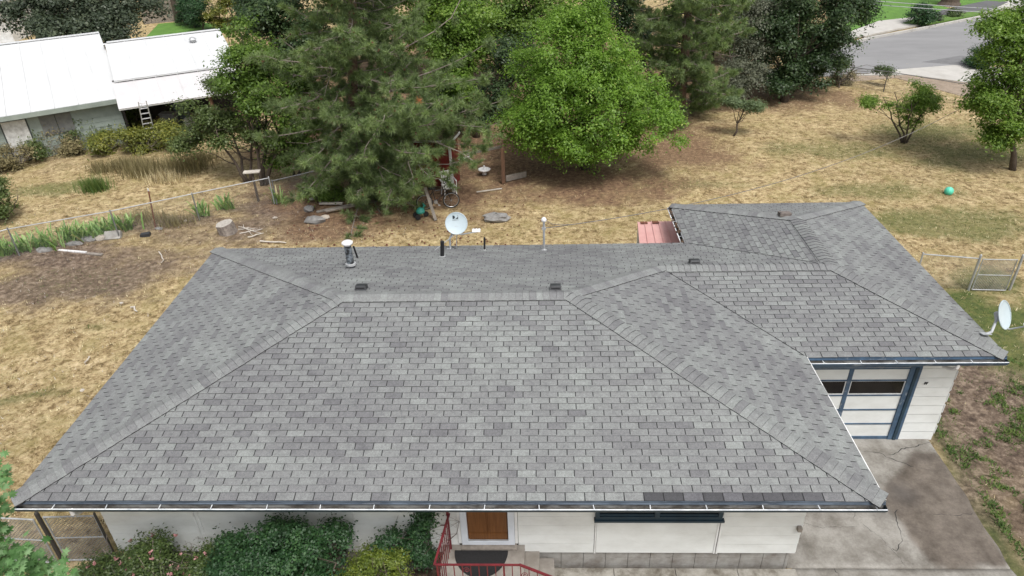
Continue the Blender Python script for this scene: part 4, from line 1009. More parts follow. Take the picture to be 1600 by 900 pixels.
for i, (X, Y) in enumerate(((270, 205), (258, 200), (290, 196), (300, 205))):
    b0 = Vector((*g2(X, Y), GZ)); k = MB(); w_ = [.35, .25, .3, .2][i]; h_ = [.9, .5, 1.1, .6][i]; k.box(b0.x-w_, b0.x+w_, b0.y-.2, b0.y+.2, GZ, GZ+h_); k.box(b0.x-w_-.03, b0.x+w_+.03, b0.y-.23, b0.y+.23, GZ+h_, GZ+h_+.05); k.box(b0.x-w_*.7, b0.x+w_*.7, b0.y-.22, b0.y-.2, GZ+.1, GZ+h_*.45); k.box(b0.x-w_*.7, b0.x+w_*.7, b0.y-.22, b0.y-.2, GZ+h_*.52, GZ+h_*.9)
    tag(k.build('storage_cabinet', [M['galv_dark'], M['brown_wood'], pm('blue_grey_plastic', (.10, .12, .15)), M['old_white']][i]), ['grey metal cabinet stored under the lean-to of the white-roofed shed', 'low brown timber box under the lean-to beside the stepladder', 'tall blue-grey cupboard in the shade of the lean-to', 'small worn white cupboard at the right end of the lean-to clutter'][i], 'cabinet')
# stepladder
lad = empty('stepladder', (*g2(228, 232), GZ), 'white wooden ladder leaning on the edge of the lean-to roof', 'ladder')
ct = atz(222, 158, zl+.30); lb = Vector((*g2(238, 226), GZ)); lt = Vector((ct.x, ct.y, zl+.30)); sdir = dd
for s in (-1, 1):
    k = MB(); a = lb+sdir*s*.24; b_ = lt+sdir*s*.16; k.obox((a+b_)/2, (b_-a)/2, sdir*.022, nn_*.035); k.build('side_rail', M['plastic'], lad)
for i in range(9):
    t = .06+i*.112; q = lb.lerp(lt, t); k = MB(); k.obox(q, sdir*(.24-.08*t), nn_*.045, (0, 0, .014)); k.build('rung', M['plastic'], lad)

# ------------------------------------------------------------------ fences
def chain_fence(pts, h, label, name='chain_link_fence', post_every=2.4, mat='galv', mesh_w=.07, post_r=.024, wire=.0016, zs=None, posts=None):
    root = empty(name, (pts[0][0], pts[0][1], GZ), label, 'fence')
    for (x0, y0), (x1, y1) in zip(pts, pts[1:]):
        a = Vector((x0, y0, GZ)); b_ = Vector((x1, y1, GZ)); Ls = (b_-a).length; d = (b_-a)/Ls
        k = MB(); k.tube([a+Vector((0, 0, h)), b_+Vector((0, 0, h))], .019, 8); k.build('top_rail', M[mat], root)
        # diamond wires
        stepd = mesh_w; n_ = int(Ls/stepd); s = d.cross(Vector((0, 0, 1))); V = []; F = []
        hh = h-.04
        for dirn in (1, -1):
            i = -int(hh/stepd)-1
            while i < n_+int(hh/stepd)+1:
                u0 = i*stepd; u1 = u0+hh*dirn*1.0
                # clip to the panel
                p0, p1 = (u0, .03), (u1, .03+hh)
                lo, hi = 0., 1.
                du = u1-u0
                if abs(du) > 1e-9:
                    ta, tb = (0-u0)/du, (Ls-u0)/du
                    if ta > tb: ta, tb = tb, ta
                    lo = max(lo, ta); hi = min(hi, tb)
                if hi > lo+.01:
                    A = a+d*(u0+du*lo)+Vector((0, 0, .03+hh*lo)); B = a+d*(u0+du*hi)+Vector((0, 0, .03+hh*hi))
                    dv = (B-A).normalized(); q = dv.cross(s).normalized()*wire; w_ = s*wire; o_ = s*(.003*dirn)
                    k0 = len(V); V += [A+q+o_, A-q*.5+w_+o_, A-q*.5-w_+o_, B+q+o_, B-q*.5+w_+o_, B-q*.5-w_+o_]; F += [(k0, k0+1, k0+4, k0+3), (k0+1, k0+2, k0+5, k0+4), (k0+2, k0, k0+3, k0+5)]
                i += 1
        if V: np_mesh('chain_link_mesh', np.array([tuple(v) for v in V]), np.array(F), M['wire'], root)
        npst = max(1, int(round(Ls/post_every)))
        for i in range(npst+1):
            q = a+d*Ls*i/npst; k = MB(); k.tube([q, q+Vector((0, 0, h+.03))], post_r, 8); k.lathe((q.x, q.y, GZ+h+.03), [(post_r*1.1, 0), (post_r*.9, .02), (.004, .035)], 8); k.build('post', M[mat], root)
    return root
fh = 1.07
def ftop(X, Y): p = atz(X, Y, GZ+fh); return (p.x, p.y)
chain_fence([ftop(-70, 380), ftop(12, 358), ftop(172, 330), ftop(300, 303), ftop(420, 278)], fh, 'silver chain-link fence running along the iris bed on the left', post_every=9)
chain_fence([ftop(424, 279), ftop(548, 250), ftop(700, 222)], fh-.1, 'darker chain-link fence continuing behind the pine tree', mat='galv_dark', post_every=3)
chain_fence([ftop(1442, 397), ftop(1531, 404)], fh, 'short run of chain-link fence right behind the garage', post_every=2)
chain_fence([ftop(1120, 117), ftop(1290, 100), ftop(1388, 112), ftop(1545, 137), ftop(1680, 170)], fh, 'thin chain-link fence between the back lawn and the street', mat='galv_dark', post_every=9)
def gate(name, label, a, b_, h, mat, brace=.55, post_mat=None, z0=.06, r_=.018):
    root = empty(name, (a[0], a[1], GZ), label, 'gate'); A = Vector((*a, GZ)); B = Vector((*b_, GZ)); d = (B-A).normalized()
    k = MB(); Z = lambda t: Vector((0, 0, t))
    k.tube([A+Z(z0), A+Z(h), B+Z(h), B+Z(z0), A+Z(z0)], r_, 8); k.tube([A+Z(h*brace), B+Z(h*brace)], r_*.8, 8); k.build('gate_frame', M[mat], root)
    V = []; F = []; s = d.cross(Vector((0, 0, 1))); Ls = (B-A).length; hh = h-z0; w = .0055
    for dirn in (1, -1):
        i = -int(hh/.07)-1
        while i < int((Ls+hh)/.07)+1:
            u0 = i*.07; du = hh*dirn; ta, tb = sorted(((0-u0)/du, (Ls-u0)/du)); lo = max(0, ta); hi = min(1, tb)
            if hi > lo+.01:
                P_ = A+d*(u0+du*lo)+Z(z0+hh*lo); Q_ = A+d*(u0+du*hi)+Z(z0+hh*hi); q = (Q_-P_).normalized().cross(s).normalized()*w; o_ = s*(.003*dirn); k0 = len(V)
                V += [P_+q+o_, P_-q*.5+s*w+o_, P_-q*.5-s*w+o_, Q_+q+o_, Q_-q*.5+s*w+o_, Q_-q*.5-s*w+o_]; F += [(k0, k0+1, k0+4, k0+3), (k0+1, k0+2, k0+5, k0+4), (k0+2, k0, k0+3, k0+5)]
            i += 1
    np_mesh('chain_link_mesh', np.array([tuple(v) for v in V]), np.array(F), M['wire'], root)
    return root
ga, gb = ftop(1536, 405), ftop(1590, 406)
gt = gate('metal_gate', 'silver chain-link gate at the right behind the garage', ga, gb, fh, 'galv', .02+.5)
for X in (1531, 1597):
    q = Vector((*ftop(X, 404), GZ)); k = MB(); k.tube([q, q+Vector((0, 0, 1.16))], .035, 8); k.lathe((q.x, q.y, GZ+1.16), [(.037, 0), (.03, .03), (.01, .05)], 8)
    k.build('gate_post', M['galv'], gt)
# the near gate, left of the house
nz = GZ
def nt_(X, Y): p = atz(X, Y, GZ+1.25); return (p.x, p.y)
g_a, g_b = nt_(12, 810), nt_(52, 812)
gt = gate('metal_gate', 'low chain-link gate at the lower left beside the maple branches', nt_(-60, 806), g_b, 1.25, 'galv', .55)
gt2 = gate('metal_gate', 'chain-link gate leaf between its dark post and the front wall', nt_(68, 808), nt_(147, 806), 1.25, 'galv', .55)
q = Vector((*nt_(60, 808), GZ)); k = MB(); k.tube([q, q+Vector((0, 0, 1.34))], .038, 8); k.lathe((q.x, q.y, GZ+1.34), [(.04, 0), (.03, .03), (.005, .05)], 8); tag(k.build('fence_post', pm('dark_steel_post', (.045, .04, .035), rough=.7)), 'dark steel post between the two leaves of the near gate', 'post')
q = Vector((*nt_(149, 806), GZ)); k = MB(); k.tube([q, q+Vector((0, 0, 1.3))], .022, 8); k.lathe((q.x, q.y, GZ+1.3), [(.025, 0), (.015, .03)], 8); tag(k.build('fence_post', pm('blackened_post', (.07, .065, .06), rough=.7)), 'dull steel post against the left end of the front wall', 'post')
# rusty T-post
b0 = Vector((*g2(243, 355), GZ)); t0 = aty(232, 298, b0.y+.1); k = MB(); d = t0-b0; k.obox((b0+t0)/2, d/2, (.024, 0, 0), (0, .006, 0)); k.obox((b0+t0)/2+Vector((0, .015, 0)), d/2, (.005, 0, 0), (0, .014, 0)); tp = empty('steel_post', b0, 'rusty leaning steel T-post in front of the left fence', 'post')
k.build('shaft', M['rust'], tp); k = MB(); k.obox(t0+Vector((0, 0, .04)), (.022, 0, 0), (0, .012, 0), (0, 0, .05)); k.build('tip', M['plastic'], tp)
# timber posts and rails behind the pine
def timber(name, a, b_, hw, hd, label, cat, mat='brown_wood'):
    a = Vector(a); b_ = Vector(b_); d = b_-a; s = d.cross(Vector((0, 1, 0))).normalized() if abs(d.normalized().y) < .9 else Vector((1, 0, 0)); t = d.cross(s).normalized()
    k = MB(); k.obox((a+b_)/2, d/2, s*hw, t*hd)
    for e_ in (a, b_): k.obox(e_+(d.normalized()*.004 if e_ is b_ else -d.normalized()*.004), d.normalized()*.004, s*hw*.8, t*hd*.8)
    return tag(k.build(name, M[mat]), label, cat)
q = Vector((*g2(787, 286), GZ)); timber('timber_post', q, q+Vector((0, 0, 1.45)), .07, .07, 'squared brown timber post standing between the pine and the apple tree', 'post')
q = Vector((*g2(734, 252), GZ)); timber('timber_post', q, q+Vector((-.15, 0, 2.0)), .045, .045, 'slim reddish timber post in the shade behind the pine', 'post')
a, b_ = Vector((*g2(730, 258), GZ+.5)), Vector((*g2(784, 250), GZ+.6)); timber('timber_rail', a, b_, .05, .03, 'dark weathered rail running to the brown timber post', 'rail', 'grey_wood')
a, b_ = Vector((*g2(791, 284), GZ+.14)), Vector((*g2(822, 277), GZ+.14)); timber('border_board', a, b_, .12, .025, 'low grey board edging beside the squared timber post', 'board', 'grey_wood')
a, b_ = Vector((*g2(745, 301), GZ+.03)), Vector((*g2(784, 296), GZ+.04)); timber('long_stick', a, b_, .018, .018, 'straight pale stick lying on the needles', 'stick', 'bone')
a, b_ = Vector((*g2(710, 262), GZ+.35)), Vector((*g2(736, 259), GZ+.42)); timber('white_pipe', a, b_, .03, .03, 'short white pipe lying behind the red shed corner', 'pipe', 'plastic')
# red playhouse with white trim, half hidden by the pine
ph = empty('playhouse', (4.4, 17.5, GZ), 'small red playhouse with white trim half hidden behind the pine', 'playhouse')
c1 = Vector((*g2(708, 300), GZ)); c0 = c1+Vector((-1.5, .45, 0)); dpt = Vector((.2, .8, 0)); hz_ = 1.95
dx_ = (c1-c0).normalized(); dy_ = dpt.normalized()
for i in range(10):
    a = c0.lerp(c1, i/10); b_ = c0.lerp(c1, (i+1)/10); k = MB(); k.obox((a+b_)/2+Vector((0, 0, hz_/2+.1)), (b_-a)*.48, dy_*.02, (0, 0, hz_/2-.1)); k.build('board', M['red_wood'], ph)
for i in range(9):
    a = c1.lerp(c1+dpt, i/9); b_ = c1.lerp(c1+dpt, (i+1)/9); k = MB(); k.obox((a+b_)/2+Vector((0, 0, hz_/2+.1)), (b_-a)*.48, dx_*.02, (0, 0, hz_/2-.1)); k.build('board', M['red_wood'], ph)
k = MB(); k.obox((c0+c1)/2+dpt/2+Vector((0, 0, hz_+.1)), (c1-c0)*.53, dpt*.54, (0, 0, .03)); k.build('roof', pm('needle_covered_roof', (.15, .095, .06), (.07, .05, .035), 7, .95), ph)
for a, b_, w_ in ((c0+Vector((-.1, -.14, hz_+.04)), c1+Vector((.12, -.14, hz_+.16)), .04), (c1+Vector((.12, -.14, hz_+.16)), c1+dpt+Vector((.12, .1, hz_+.16)), .04), (c1+Vector((.03, -.05, .0)), c1+Vector((0, -.05, hz_+.1)), .05), (c0+Vector((-.02, -.05, 0)), c0+Vector((-.02, -.05, hz_)), .05)):
    k = MB(); d = b_-a; s = d.cross(Vector((.3, 1, 0))).normalized(); t = d.cross(s).normalized(); k.obox((a+b_)/2, d/2, s*w_, t*.018); k.build('trim_board', M['plastic'], ph)
# white plastic chair next to it, bicycle, toys
ch = empty('garden_chair', (*g2(702, 305), GZ), 'white plastic garden chair behind the bicycle', 'chair', rz=.4)
def lb_(name, fn, mat): k = MB(); fn(k); return k.build(name, mat, ch, local=True)
lb_('seat', lambda k: (k.box(-.24, .24, -.22, .22, .40, .43), k.box(-.24, .24, -.24, -.22, .37, .43)), M['plastic'])
for sx in (-1, 1):
    for sy in (-1, 1): lb_('leg', lambda k: k.tube([(sx*.25, sy*.23, 0), (sx*.21, sy*.2, .40)], .022, 6), M['plastic'])
    lb_('armrest', lambda k: (k.box(sx*.27-.025, sx*.27+.025, -.2, .22, .62, .645), k.tube([(sx*.26, -.2, .40), (sx*.27, -.2, .63)], .018, 6)), M['plastic'])
lb_('backrest', lambda k: [k.obox((-.18+i*.09, .25, .66), (.03, 0, 0), (0, .012, 0), (0, .03, .24)) for i in range(5)]+[k.obox((0, .28, .9), (.24, 0, 0), (0, .014, 0), (0, 0, .03))], M['plastic'])
bq = Vector((*g2(690, 322), GZ)); bike = empty('bicycle', bq, 'black bicycle standing in front of the white plastic chair', 'bicycle')
bw_, br_ = Vector((*g2(706, 324), GZ)), Vector((*g2(672, 327), GZ)); wr = .30; bd = (bw_-br_).normalized(); bs = bd.cross(Vector((0, 0, 1)))
br_ = bw_-bd*1.0
for cc_ in (bw_, br_):
    c_ = cc_+Vector((0, 0, wr)); k = MB(); k.tube([c_+bd*math.cos(a)*wr+Vector((0, 0, math.sin(a)*wr)) for a in np.linspace(0, 2*PI, 29)], .019, 6, caps=False); wh = k.build('wheel', M['rubber'], bike)
    k = MB(); k.tube([c_+bd*math.cos(a)*(wr-.028)+Vector((0, 0, math.sin(a)*(wr-.028))) for a in np.linspace(0, 2*PI, 29)], .010, 5, caps=False)
    for j in range(12): a = j*PI/6; k.tube([c_, c_+bd*math.cos(a)*(wr-.03)+Vector((0, 0, math.sin(a)*(wr-.03)))], .0025, 3)
    k.tube([c_-bs*.04, c_+bs*.04], .02, 8); k.build('rim', M['chrome'], wh)
H = lambda t, z: br_+bd*t+Vector((0, 0, z))
k = MB()
for a, b_ in (((0, .30), (.42, .28)), ((0, .30), (.33, .68)), ((.42, .28), (.33, .78)), ((.42, .28), (.82, .66)), ((.33, .72), (.80, .76)), ((1.0, .30), (.80, .80)), ((.80, .80), (.78, .92))): k.tube([H(*a), H(*b_)], .016, 6)
k.build('frame', M['black'], bike)
k = MB(); k.tube([H(.78, .92)-bs*.26+bd*-.1, H(.82, .94)-bs*.1, H(.82, .94)+bs*.1, H(.78, .92)+bs*.26+bd*-.1], .013, 6); k.build('handlebar', M['black'], bike)
k = MB(); k.obox(H(.32, .82), bd*.13, bs*.055, (0, 0, .02)); k.obox(H(.24, .825), bd*.06, bs*.08, (0, 0, .024)); k.build('saddle', M['black'], bike)
k = MB(); k.tube([H(.42, .28)-bs*.05, H(.42, .28)+bs*.05], .07, 12); k.tube([H(.42, .28)+bs*.06, H(.54, .18)+bs*.07], .01, 5); k.obox(H(.54, .18)+bs*.11, bd*.04, bs*.04, (0, 0, .01)); k.build('crank', M['chrome'], bike)
# sawhorse-like leaning timber and a teal ride-on toy
a, b_ = Vector((*g2(681, 345), GZ+.02)), Vector((*g2(668, 330), GZ+.95)); timber('leaning_timber', a, b_, .05, .03, 'short grey timber leaning beside the bicycle wheel', 'timber', 'grey_wood')
ty = empty('ride_on_toy', (*g2(658, 340), GZ), 'small teal and black ride-on toy under the pine', 'toy', rz=.5)
k = MB(); k.lathe((0, 0, .16), [(.05, 0), (.15, .05), (.16, .12), (.11, .2), (.05, .24)], 12); k.tube([(.1, 0, .3), (.16, 0, .48)], .03, 8); k.tube([(.16, -.12, .48), (.16, .12, .48)], .02, 6); k.build('body', M['toy_teal'], ty, local=True)
for x, y in ((-.16, -.12), (-.16, .12), (.2, 0)):
    k = MB(); k.tube([(x, y-.03, .1), (x, y+.03, .1)], .1, 12); k.build('wheel', M['rubber'], ty, local=True)
bb = empty('birdbath', (*g2(757, 272), GZ), 'white round birdbath basin on the bare soil between post and pine', 'birdbath')
k = MB(); k.lathe((0, 0, 0), [(.10, 0), (.06, .08), (.10, .14), (.24, .18), (.26, .22), (.24, .23), (.12, .19), (.05, .18)], 18); k.build('basin', M['plastic'], bb, local=True)
k = MB(); k.lathe((0, .0, .19), [(.05, 0), (.03, .1), (.045, .14), (.015, .2)], 10); k.build('finial', M['plastic'], bb, local=True)
# ball
bp = Vector((*g2(1481, 304), GZ+.14)); ball = empty('ball', (bp.x, bp.y, GZ), 'mint green play ball lying on the dry lawn', 'ball')
bv = MB(); bv.lathe(bp, [(.16*math.sin(a), -.16*math.cos(a)) for a in np.linspace(.02, PI-.02, 14)], 22); bv.build('shell', M['teal'], ball, smooth=True)
for ph_ in (0, PI/3, 2*PI/3):
    k = MB(); k.tube([bp+Vector((math.cos(ph_)*math.cos(a), math.sin(ph_)*math.cos(a), math.sin(a)))*.16 for a in np.linspace(0, 2*PI, 30)], .004, 4, caps=False); k.build('seam', pm('ball_seam', (.3, .68, .58)), ball)

# ------------------------------------------------------------------ stones, wood, litter
def rockmesh(c, r_, sx=1, sy=1, sz=.6, mat=None, label='', cat='rock', group=None, name='rock', seed=0, rough=.3):
    rr = random.Random(seed); vs = []; fs = []; N, K = 10, 6
    for i in range(K+1):
        a = PI*i/K
        for j in range(N):
            b_ = 2*PI*j/N; q = 1+rr.uniform(-rough, rough)*.6; vs.append((c[0]+r_*sx*q*math.sin(a)*math.cos(b_), c[1]+r_*sy*q*math.sin(a)*math.sin(b_), c[2]+r_*sz*(.45+math.cos(a)*(1+rr.uniform(-.15, .15)))))
    for i in range(K):
        for j in range(N): fs.append((i*N+j, (i+1)*N+j, (i+1)*N+(j+1) % N, i*N+(j+1) % N))
    k = MB(); k.mesh(vs, fs); return tag(k.build(name, mat or M['rock']), label, cat, group)
for i, (X, Y, r_, sx, mt, lab) in enumerate((
    (140, 376, .17, 1.6, 'rock', 'dark grey stone at the edge of the iris bed, left of the white stone'), (159, 374, .17, 1.1, 'palerock', 'off-white stone beside the square paving block'),
    (117, 383, .14, 2.2, 'rock', 'flat brown-grey stone below the second iris clump'), (70, 393, .16, 1.8, 'rock', 'low stone in the dirt below the leftmost irises'),
    (483, 329, .2, 1.1, 'rock', 'grey boulder at the left end of the fallen planks'), (492, 347, .24, 1.6, 'rock', 'largest grey boulder under the pine on the left'),
    (508, 341, .13, 1.3, 'palerock', 'small pale stone just right of the largest pine boulder'), (775, 343, .26, 1.9, 'rock', 'flat grey boulder on the lawn right of the round satellite dish'),
    (249, 358, .08, 1.8, 'rock', 'flat dark stone at the foot of the rusty T-post'), (430, 341, .07, 1.3, 'palerock', 'fist-sized pale stone near the sticks'),
    (190, 474, .045, 1.4, 'bone', 'small white chip on the lawn left of the roof, upper one'), (129, 611, .06, .9, 'bone', 'white chip on the lawn near the left roof edge, lowest one'), (290, 345, .05, 1.2, 'bone', 'tiny white stone under the left fence'),
    (487, 312, .08, 1.4, 'bone', 'white scrap below the bush at the fence corner'))):
    p = g2(X, Y); rockmesh((p[0], p[1], GZ), r_, sx, 1, .7, M[mt], lab, 'rock' if r_ > .08 else 'stone', seed=i)
p = g2(178, 372); k = MB(); k.obox((p[0], p[1], GZ+.10), (.27, .05, 0), (-.03, .13, .1), (0, -.04, .05)); k.obox((p[0], p[1]+.01, GZ+.04), (.25, .05, 0), (-.03, .12, .08), (0, -.02, .03)); tag(k.build('paving_block', M['block']), 'tilted square concrete block leaning among the irises', 'block')
for i, (X, Y) in enumerate(((228, 369),)):
    p = g2(X, Y); k = MB(); k.obox((p[0], p[1], GZ+.05), (.16, .03, 0), (-.02, .10, 0), (0, 0, .05)); k.obox((p[0], p[1], GZ+.10), (.15, .03, .01), (-.02, .09, 0), (0, 0, .02)); tag(k.build('dark_brick', M['vent']), 'dark charcoal block lying on dry grass right of the irises', 'block')
# stump
sp = Vector((*g2(357, 364), GZ)); st = empty('log_stump', sp, 'thick grey sawn log stump lying on the dirt behind the house', 'stump')
k = MB(); N = 18; prof = []; ax = Vector((-.16, -.06, 1)).normalized(); sx_ = ax.orthogonal().normalized(); sy_ = ax.cross(sx_)
vs = [sp+ax*h_+(sx_*math.cos(2*PI*j/N)+sy_*math.sin(2*PI*j/N))*(.30*(1+.06*math.sin(j*2.3)+rnd.uniform(-.03, .03))*s_) for h_, s_ in ((-.05, 1.05), (.12, 1.02), (.28, 1.0), (.40, .98)) for j in range(N)]
k.mesh(vs, [(i*N+j, i*N+(j+1) % N, (i+1)*N+(j+1) % N, (i+1)*N+j) for i in range(3) for j in range(N)]); k.build('bark', pm('stump_bark', (.30, .26, .23), (.13, .11, .10), 9, .95, .03, 20), st)
k = MB(); k.face([v+ax*.004 for v in vs[-N:]]); k.face([sp+ax*.415+(sx_*math.cos(2*PI*j/N)+sy_*math.sin(2*PI*j/N))*.14+sx_*.05 for j in range(N)]); k.build('cut_face', pm('weathered_end_grain', (.46, .43, .39), (.30, .27, .24), 14, .9), st)
def stick(X0_, Y0_, X1_, Y1_, r_, label, mat='bone', wob=.03, name='stick', z=.04):
    a = Vector((*g2(X0_, Y0_), GZ+z)); b_ = Vector((*g2(X1_, Y1_), GZ+z)); pts = [a.lerp(b_, t)+Vector((rnd.gauss(0, wob), rnd.gauss(0, wob), abs(rnd.gauss(0, wob)))) for t in (0, .25, .5, .75, 1)]
    k = MB(); k.tube(pts, [r_, r_*.95, r_*.9, r_*.75, r_*.5], 6); return tag(k.build(name, M[mat]), label, 'stick' if name == 'stick' else 'plank')
for i, s in enumerate(((373, 357, 408, 366, .018), (374, 361, 402, 358, .016), (380, 354, 395, 372, .012), (376, 366, 410, 361, .02), (388, 375, 412, 366, .022))):
    stick(*s, ['pale stick nearest the stump, pointing right', 'thin pale stick crossing just right of the stump', 'short pale stick slanting down in the pile beside the stump', 'longest pale stick of the pile beside the stump', 'bleached stick at the lower right of the stump pile'][i])
stick(407, 379, 448, 381, .03, 'long bleached branch on the dirt just above the back eave', wob=.02)
stick(251, 396, 257, 413, .02, 'forked white twig on the dry lawn left of the roof corner'); stick(133, 572, 141, 559, .02, 'curved white twig on the lawn at the far left'); stick(204, 482, 216, 488, .03, 'crooked bleached root piece near the roof edge')
a, b_ = Vector((*g2(92, 392), GZ+.03)), Vector((*g2(135, 396), GZ+.04)); timber('plank', a, b_, .02, .05, 'narrow white-painted plank lying on bare soil', 'plank', 'plastic')
a, b_ = Vector((*g2(136, 397), GZ+.03)), Vector((*g2(160, 399), GZ+.03)); timber('plank', a, b_, .02, .06, 'dark rotten plank end beside the white plank', 'plank', 'grey_wood')
for i, q in enumerate(((495, 333, 572, 318, .02, .07), (500, 321, 536, 322, .03, .05), (510, 335, 590, 320, .02, .06), (540, 330, 630, 308, .03, .06), (575, 318, 632, 305, .02, .05))):
    a, b_ = Vector((*g2(q[0], q[1]), GZ+.05+.04*i)), Vector((*g2(q[2], q[3]), GZ+.08+.04*i))
    timber('plank', a, b_, q[4], q[5], ['lowest grey plank of the pile under the pine', 'short whitish plank at the left of the pine pile', 'middle grey plank of the pile under the pine', 'long brown plank reaching right under the pine', 'upper right plank of the pile under the pine'][i], 'plank', 'bone' if i == 1 else 'grey_wood')
# bench-like board on the fence corner
a, b_ = Vector((*g2(392, 276), GZ+1.1)), Vector((*g2(412, 272), GZ+1.1)); p = g2(405, 320)
wbx = empty('fence_table', (*g2(404, 316), GZ), 'small weathered board on a post at the fence corner', 'board')
q = Vector((*g2(404, 314), GZ)); k = MB(); k.tube([q, q+Vector((0, 0, 1.2))], .05, 6); k.build('post', M['bark'], wbx); k = MB(); k.obox(q+Vector((0, 0, 1.22)), (.30, .05, 0), (-.02, .13, 0), (0, 0, .02)); k.build('top_board', M['bone'], wbx)
# pine cones as ground litter
k = MB()
for _ in range(230):
    x, y = rnd.uniform(-1, 9), rnd.uniform(12.0, 17.5)
    if rnd.random() < .4: x, y = rnd.gauss(3, 3), rnd.gauss(13.2, 1.2)
    z = GZ+.02; r_ = rnd.uniform(.025, .05); v = [(x+r_, y, z), (x, y+r_, z), (x-r_, y, z), (x, y-r_, z), (x, y, z+r_*1.1), (x, y, z-r_)]
    k.mesh(v, [(0, 1, 4), (1, 2, 4), (2, 3, 4), (3, 0, 4)])
tag(k.build('pine_cones', M['cone']), 'brown pine cones scattered on the ground under the pine', 'pine cones', kind='stuff')

# ------------------------------------------------------------------ VEGETATION
def leaf_quads(C, Nrm, size, rng, aspect=.55, fold=.15):
    """diamond leaves: C (n,3) centres, Nrm (n,3) face normals"""
    n_ = len(C); r1 = rng.normal(size=(n_, 3)); t = np.cross(Nrm, r1); t /= np.linalg.norm(t, axis=1)[:, None]+1e-9; b = np.cross(Nrm, t)
    s = (size*rng.uniform(.6, 1.3, n_))[:, None]; h = s*aspect
    V = np.stack([C-t*s*.5, C+b*h*.5-Nrm*s*fold, C+t*s*.5, C-b*h*.5-Nrm*s*fold], 1).reshape(-1, 3)
    F = np.arange(n_*4).reshape(-1, 4); return V, F
def crown_points(blobs, nclump, per, spread, rng, shell=.5, flat=.7):
    """leaf positions grouped into clumps inside ellipsoids (cx,cy,cz,rx,ry,rz)"""
    w = np.array([(b[3]*b[4]*b[5])**(2/3) for b in blobs])
    # boughs: rounded masses inside the crown, each carrying leaf clumps on its upper outer side
    nl = max(4, nclump//8); bi = rng.choice(len(blobs), nl, p=w/w.sum()); BB = np.array(blobs)[bi]
    d = rng.normal(size=(nl, 3)); d /= np.linalg.norm(d, axis=1)[:, None]; rad = rng.random(nl)**shell
    LC = BB[:, :3]+d*BB[:, 3:6]*(rad*.80)[:, None]; LR = BB[:, 3:6].min(1)*rng.uniform(.22, .38, nl)+.06
    li = rng.integers(0, nl, nclump); e = rng.normal(size=(nclump, 3)); e /= np.linalg.norm(e, axis=1)[:, None]
    e = e+d[li]*.45+np.array([0, 0, .55]); e /= np.linalg.norm(e, axis=1)[:, None]
    cl = LC[li]+e*(LR[li]*rng.uniform(.6, 1.08, nclump))[:, None]*np.array([1.1, 1.1, .8])
    k = np.repeat(np.arange(nclump), per); sp = spread*rng.uniform(.6, 1.4, nclump)[k][:, None]
    off = rng.normal(size=(len(k), 3))*sp*np.array([1, 1, flat]); P = cl[k]+off
    out = P-LC[li][k]; out /= np.linalg.norm(out, axis=1)[:, None]+1e-9
    N_ = out*.6+np.array([0, 0, .8])+rng.normal(size=P.shape)*.42; N_ /= np.linalg.norm(N_, axis=1)[:, None]
    ctone = rng.normal(0, .13, nclump)[k]
    return cl, P, N_, ctone
def tree(name, label, cat, base, blobs, nclump, per, spread, size, mat, seed, trunk_r=.14, stems=1, bark='bark', shell=.45, aspect=.55, nlimb=26, group=None, flat=.7, twigs=True):
    rng = np.random.default_rng(seed); rr = random.Random(seed)
    root = empty(name, base, label, cat, group)
    cl, P, N_, ct = crown_points(blobs, nclump, per, spread, rng, shell, flat)
    keep = P[:, 2] > GZ+.05; P, N_, ct = P[keep], N_[keep], ct[keep]
    V, F = leaf_quads(P, N_, size, rng, aspect); tone = np.clip(rng.normal(.45, .14, len(P))+ct, 0, 1)
    np_mesh('crown' if cat == 'tree' else 'foliage', V, F, mat, root, tone)
    k = MB(); b0 = Vector(base); cen = Vector(np.mean([b[:3] for b in blobs], 0))
    tips = []
    for s in range(stems):
        a = 2*PI*s/max(1, stems)+rr.uniform(-.3, .3); off = Vector((math.cos(a), math.sin(a), 0))*(0 if stems == 1 else .55)
        top = cen+off*1.6+Vector((0, 0, .2)); pts = [b0+off*.12+Vector((0, 0, -.1))]; nn = 6
        for i in range(1, nn+1):
            t = i/nn; pts.append((b0+off*.12).lerp(top, t)+Vector((rr.gauss(0, .05), rr.gauss(0, .05), 0))*(1-t*.3)+off*.35*t*(1-t))
        rad = [trunk_r*(1.15 if i == 0 else 1-.72*i/nn)/(1 if stems == 1 else 1.5) for i in range(nn+1)]
        k.tube(pts, rad, 8); tips.append((pts, rad))
    sel = rng.choice(len(cl), min(nlimb, len(cl)), replace=False)
    for i in sel:
        e = Vector(cl[i]); pts, rad = rr.choice(tips); j = rr.randint(2, len(pts)-1); s_ = pts[j]; mid = s_.lerp(e, .5)+Vector((rr.gauss(0, .12), rr.gauss(0, .12), rr.gauss(.05, .12)))
        q1_ = s_.lerp(mid, .5)+Vector((rr.gauss(0, .05), rr.gauss(0, .05), rr.gauss(0, .05)))
        k.tube([s_, q1_, mid, e], [rad[j]*.55, rad[j]*.42, rad[j]*.28, .008], 5, caps=False)
    k.build('trunk' if cat == 'tree' else 'stems', M[bark], root, smooth=True)
    return root
def gp(X, Y): return (*g2(X, Y), GZ)
def crn(X, Y, yy): p = aty(X, Y, yy); return [p.x, p.y, p.z]
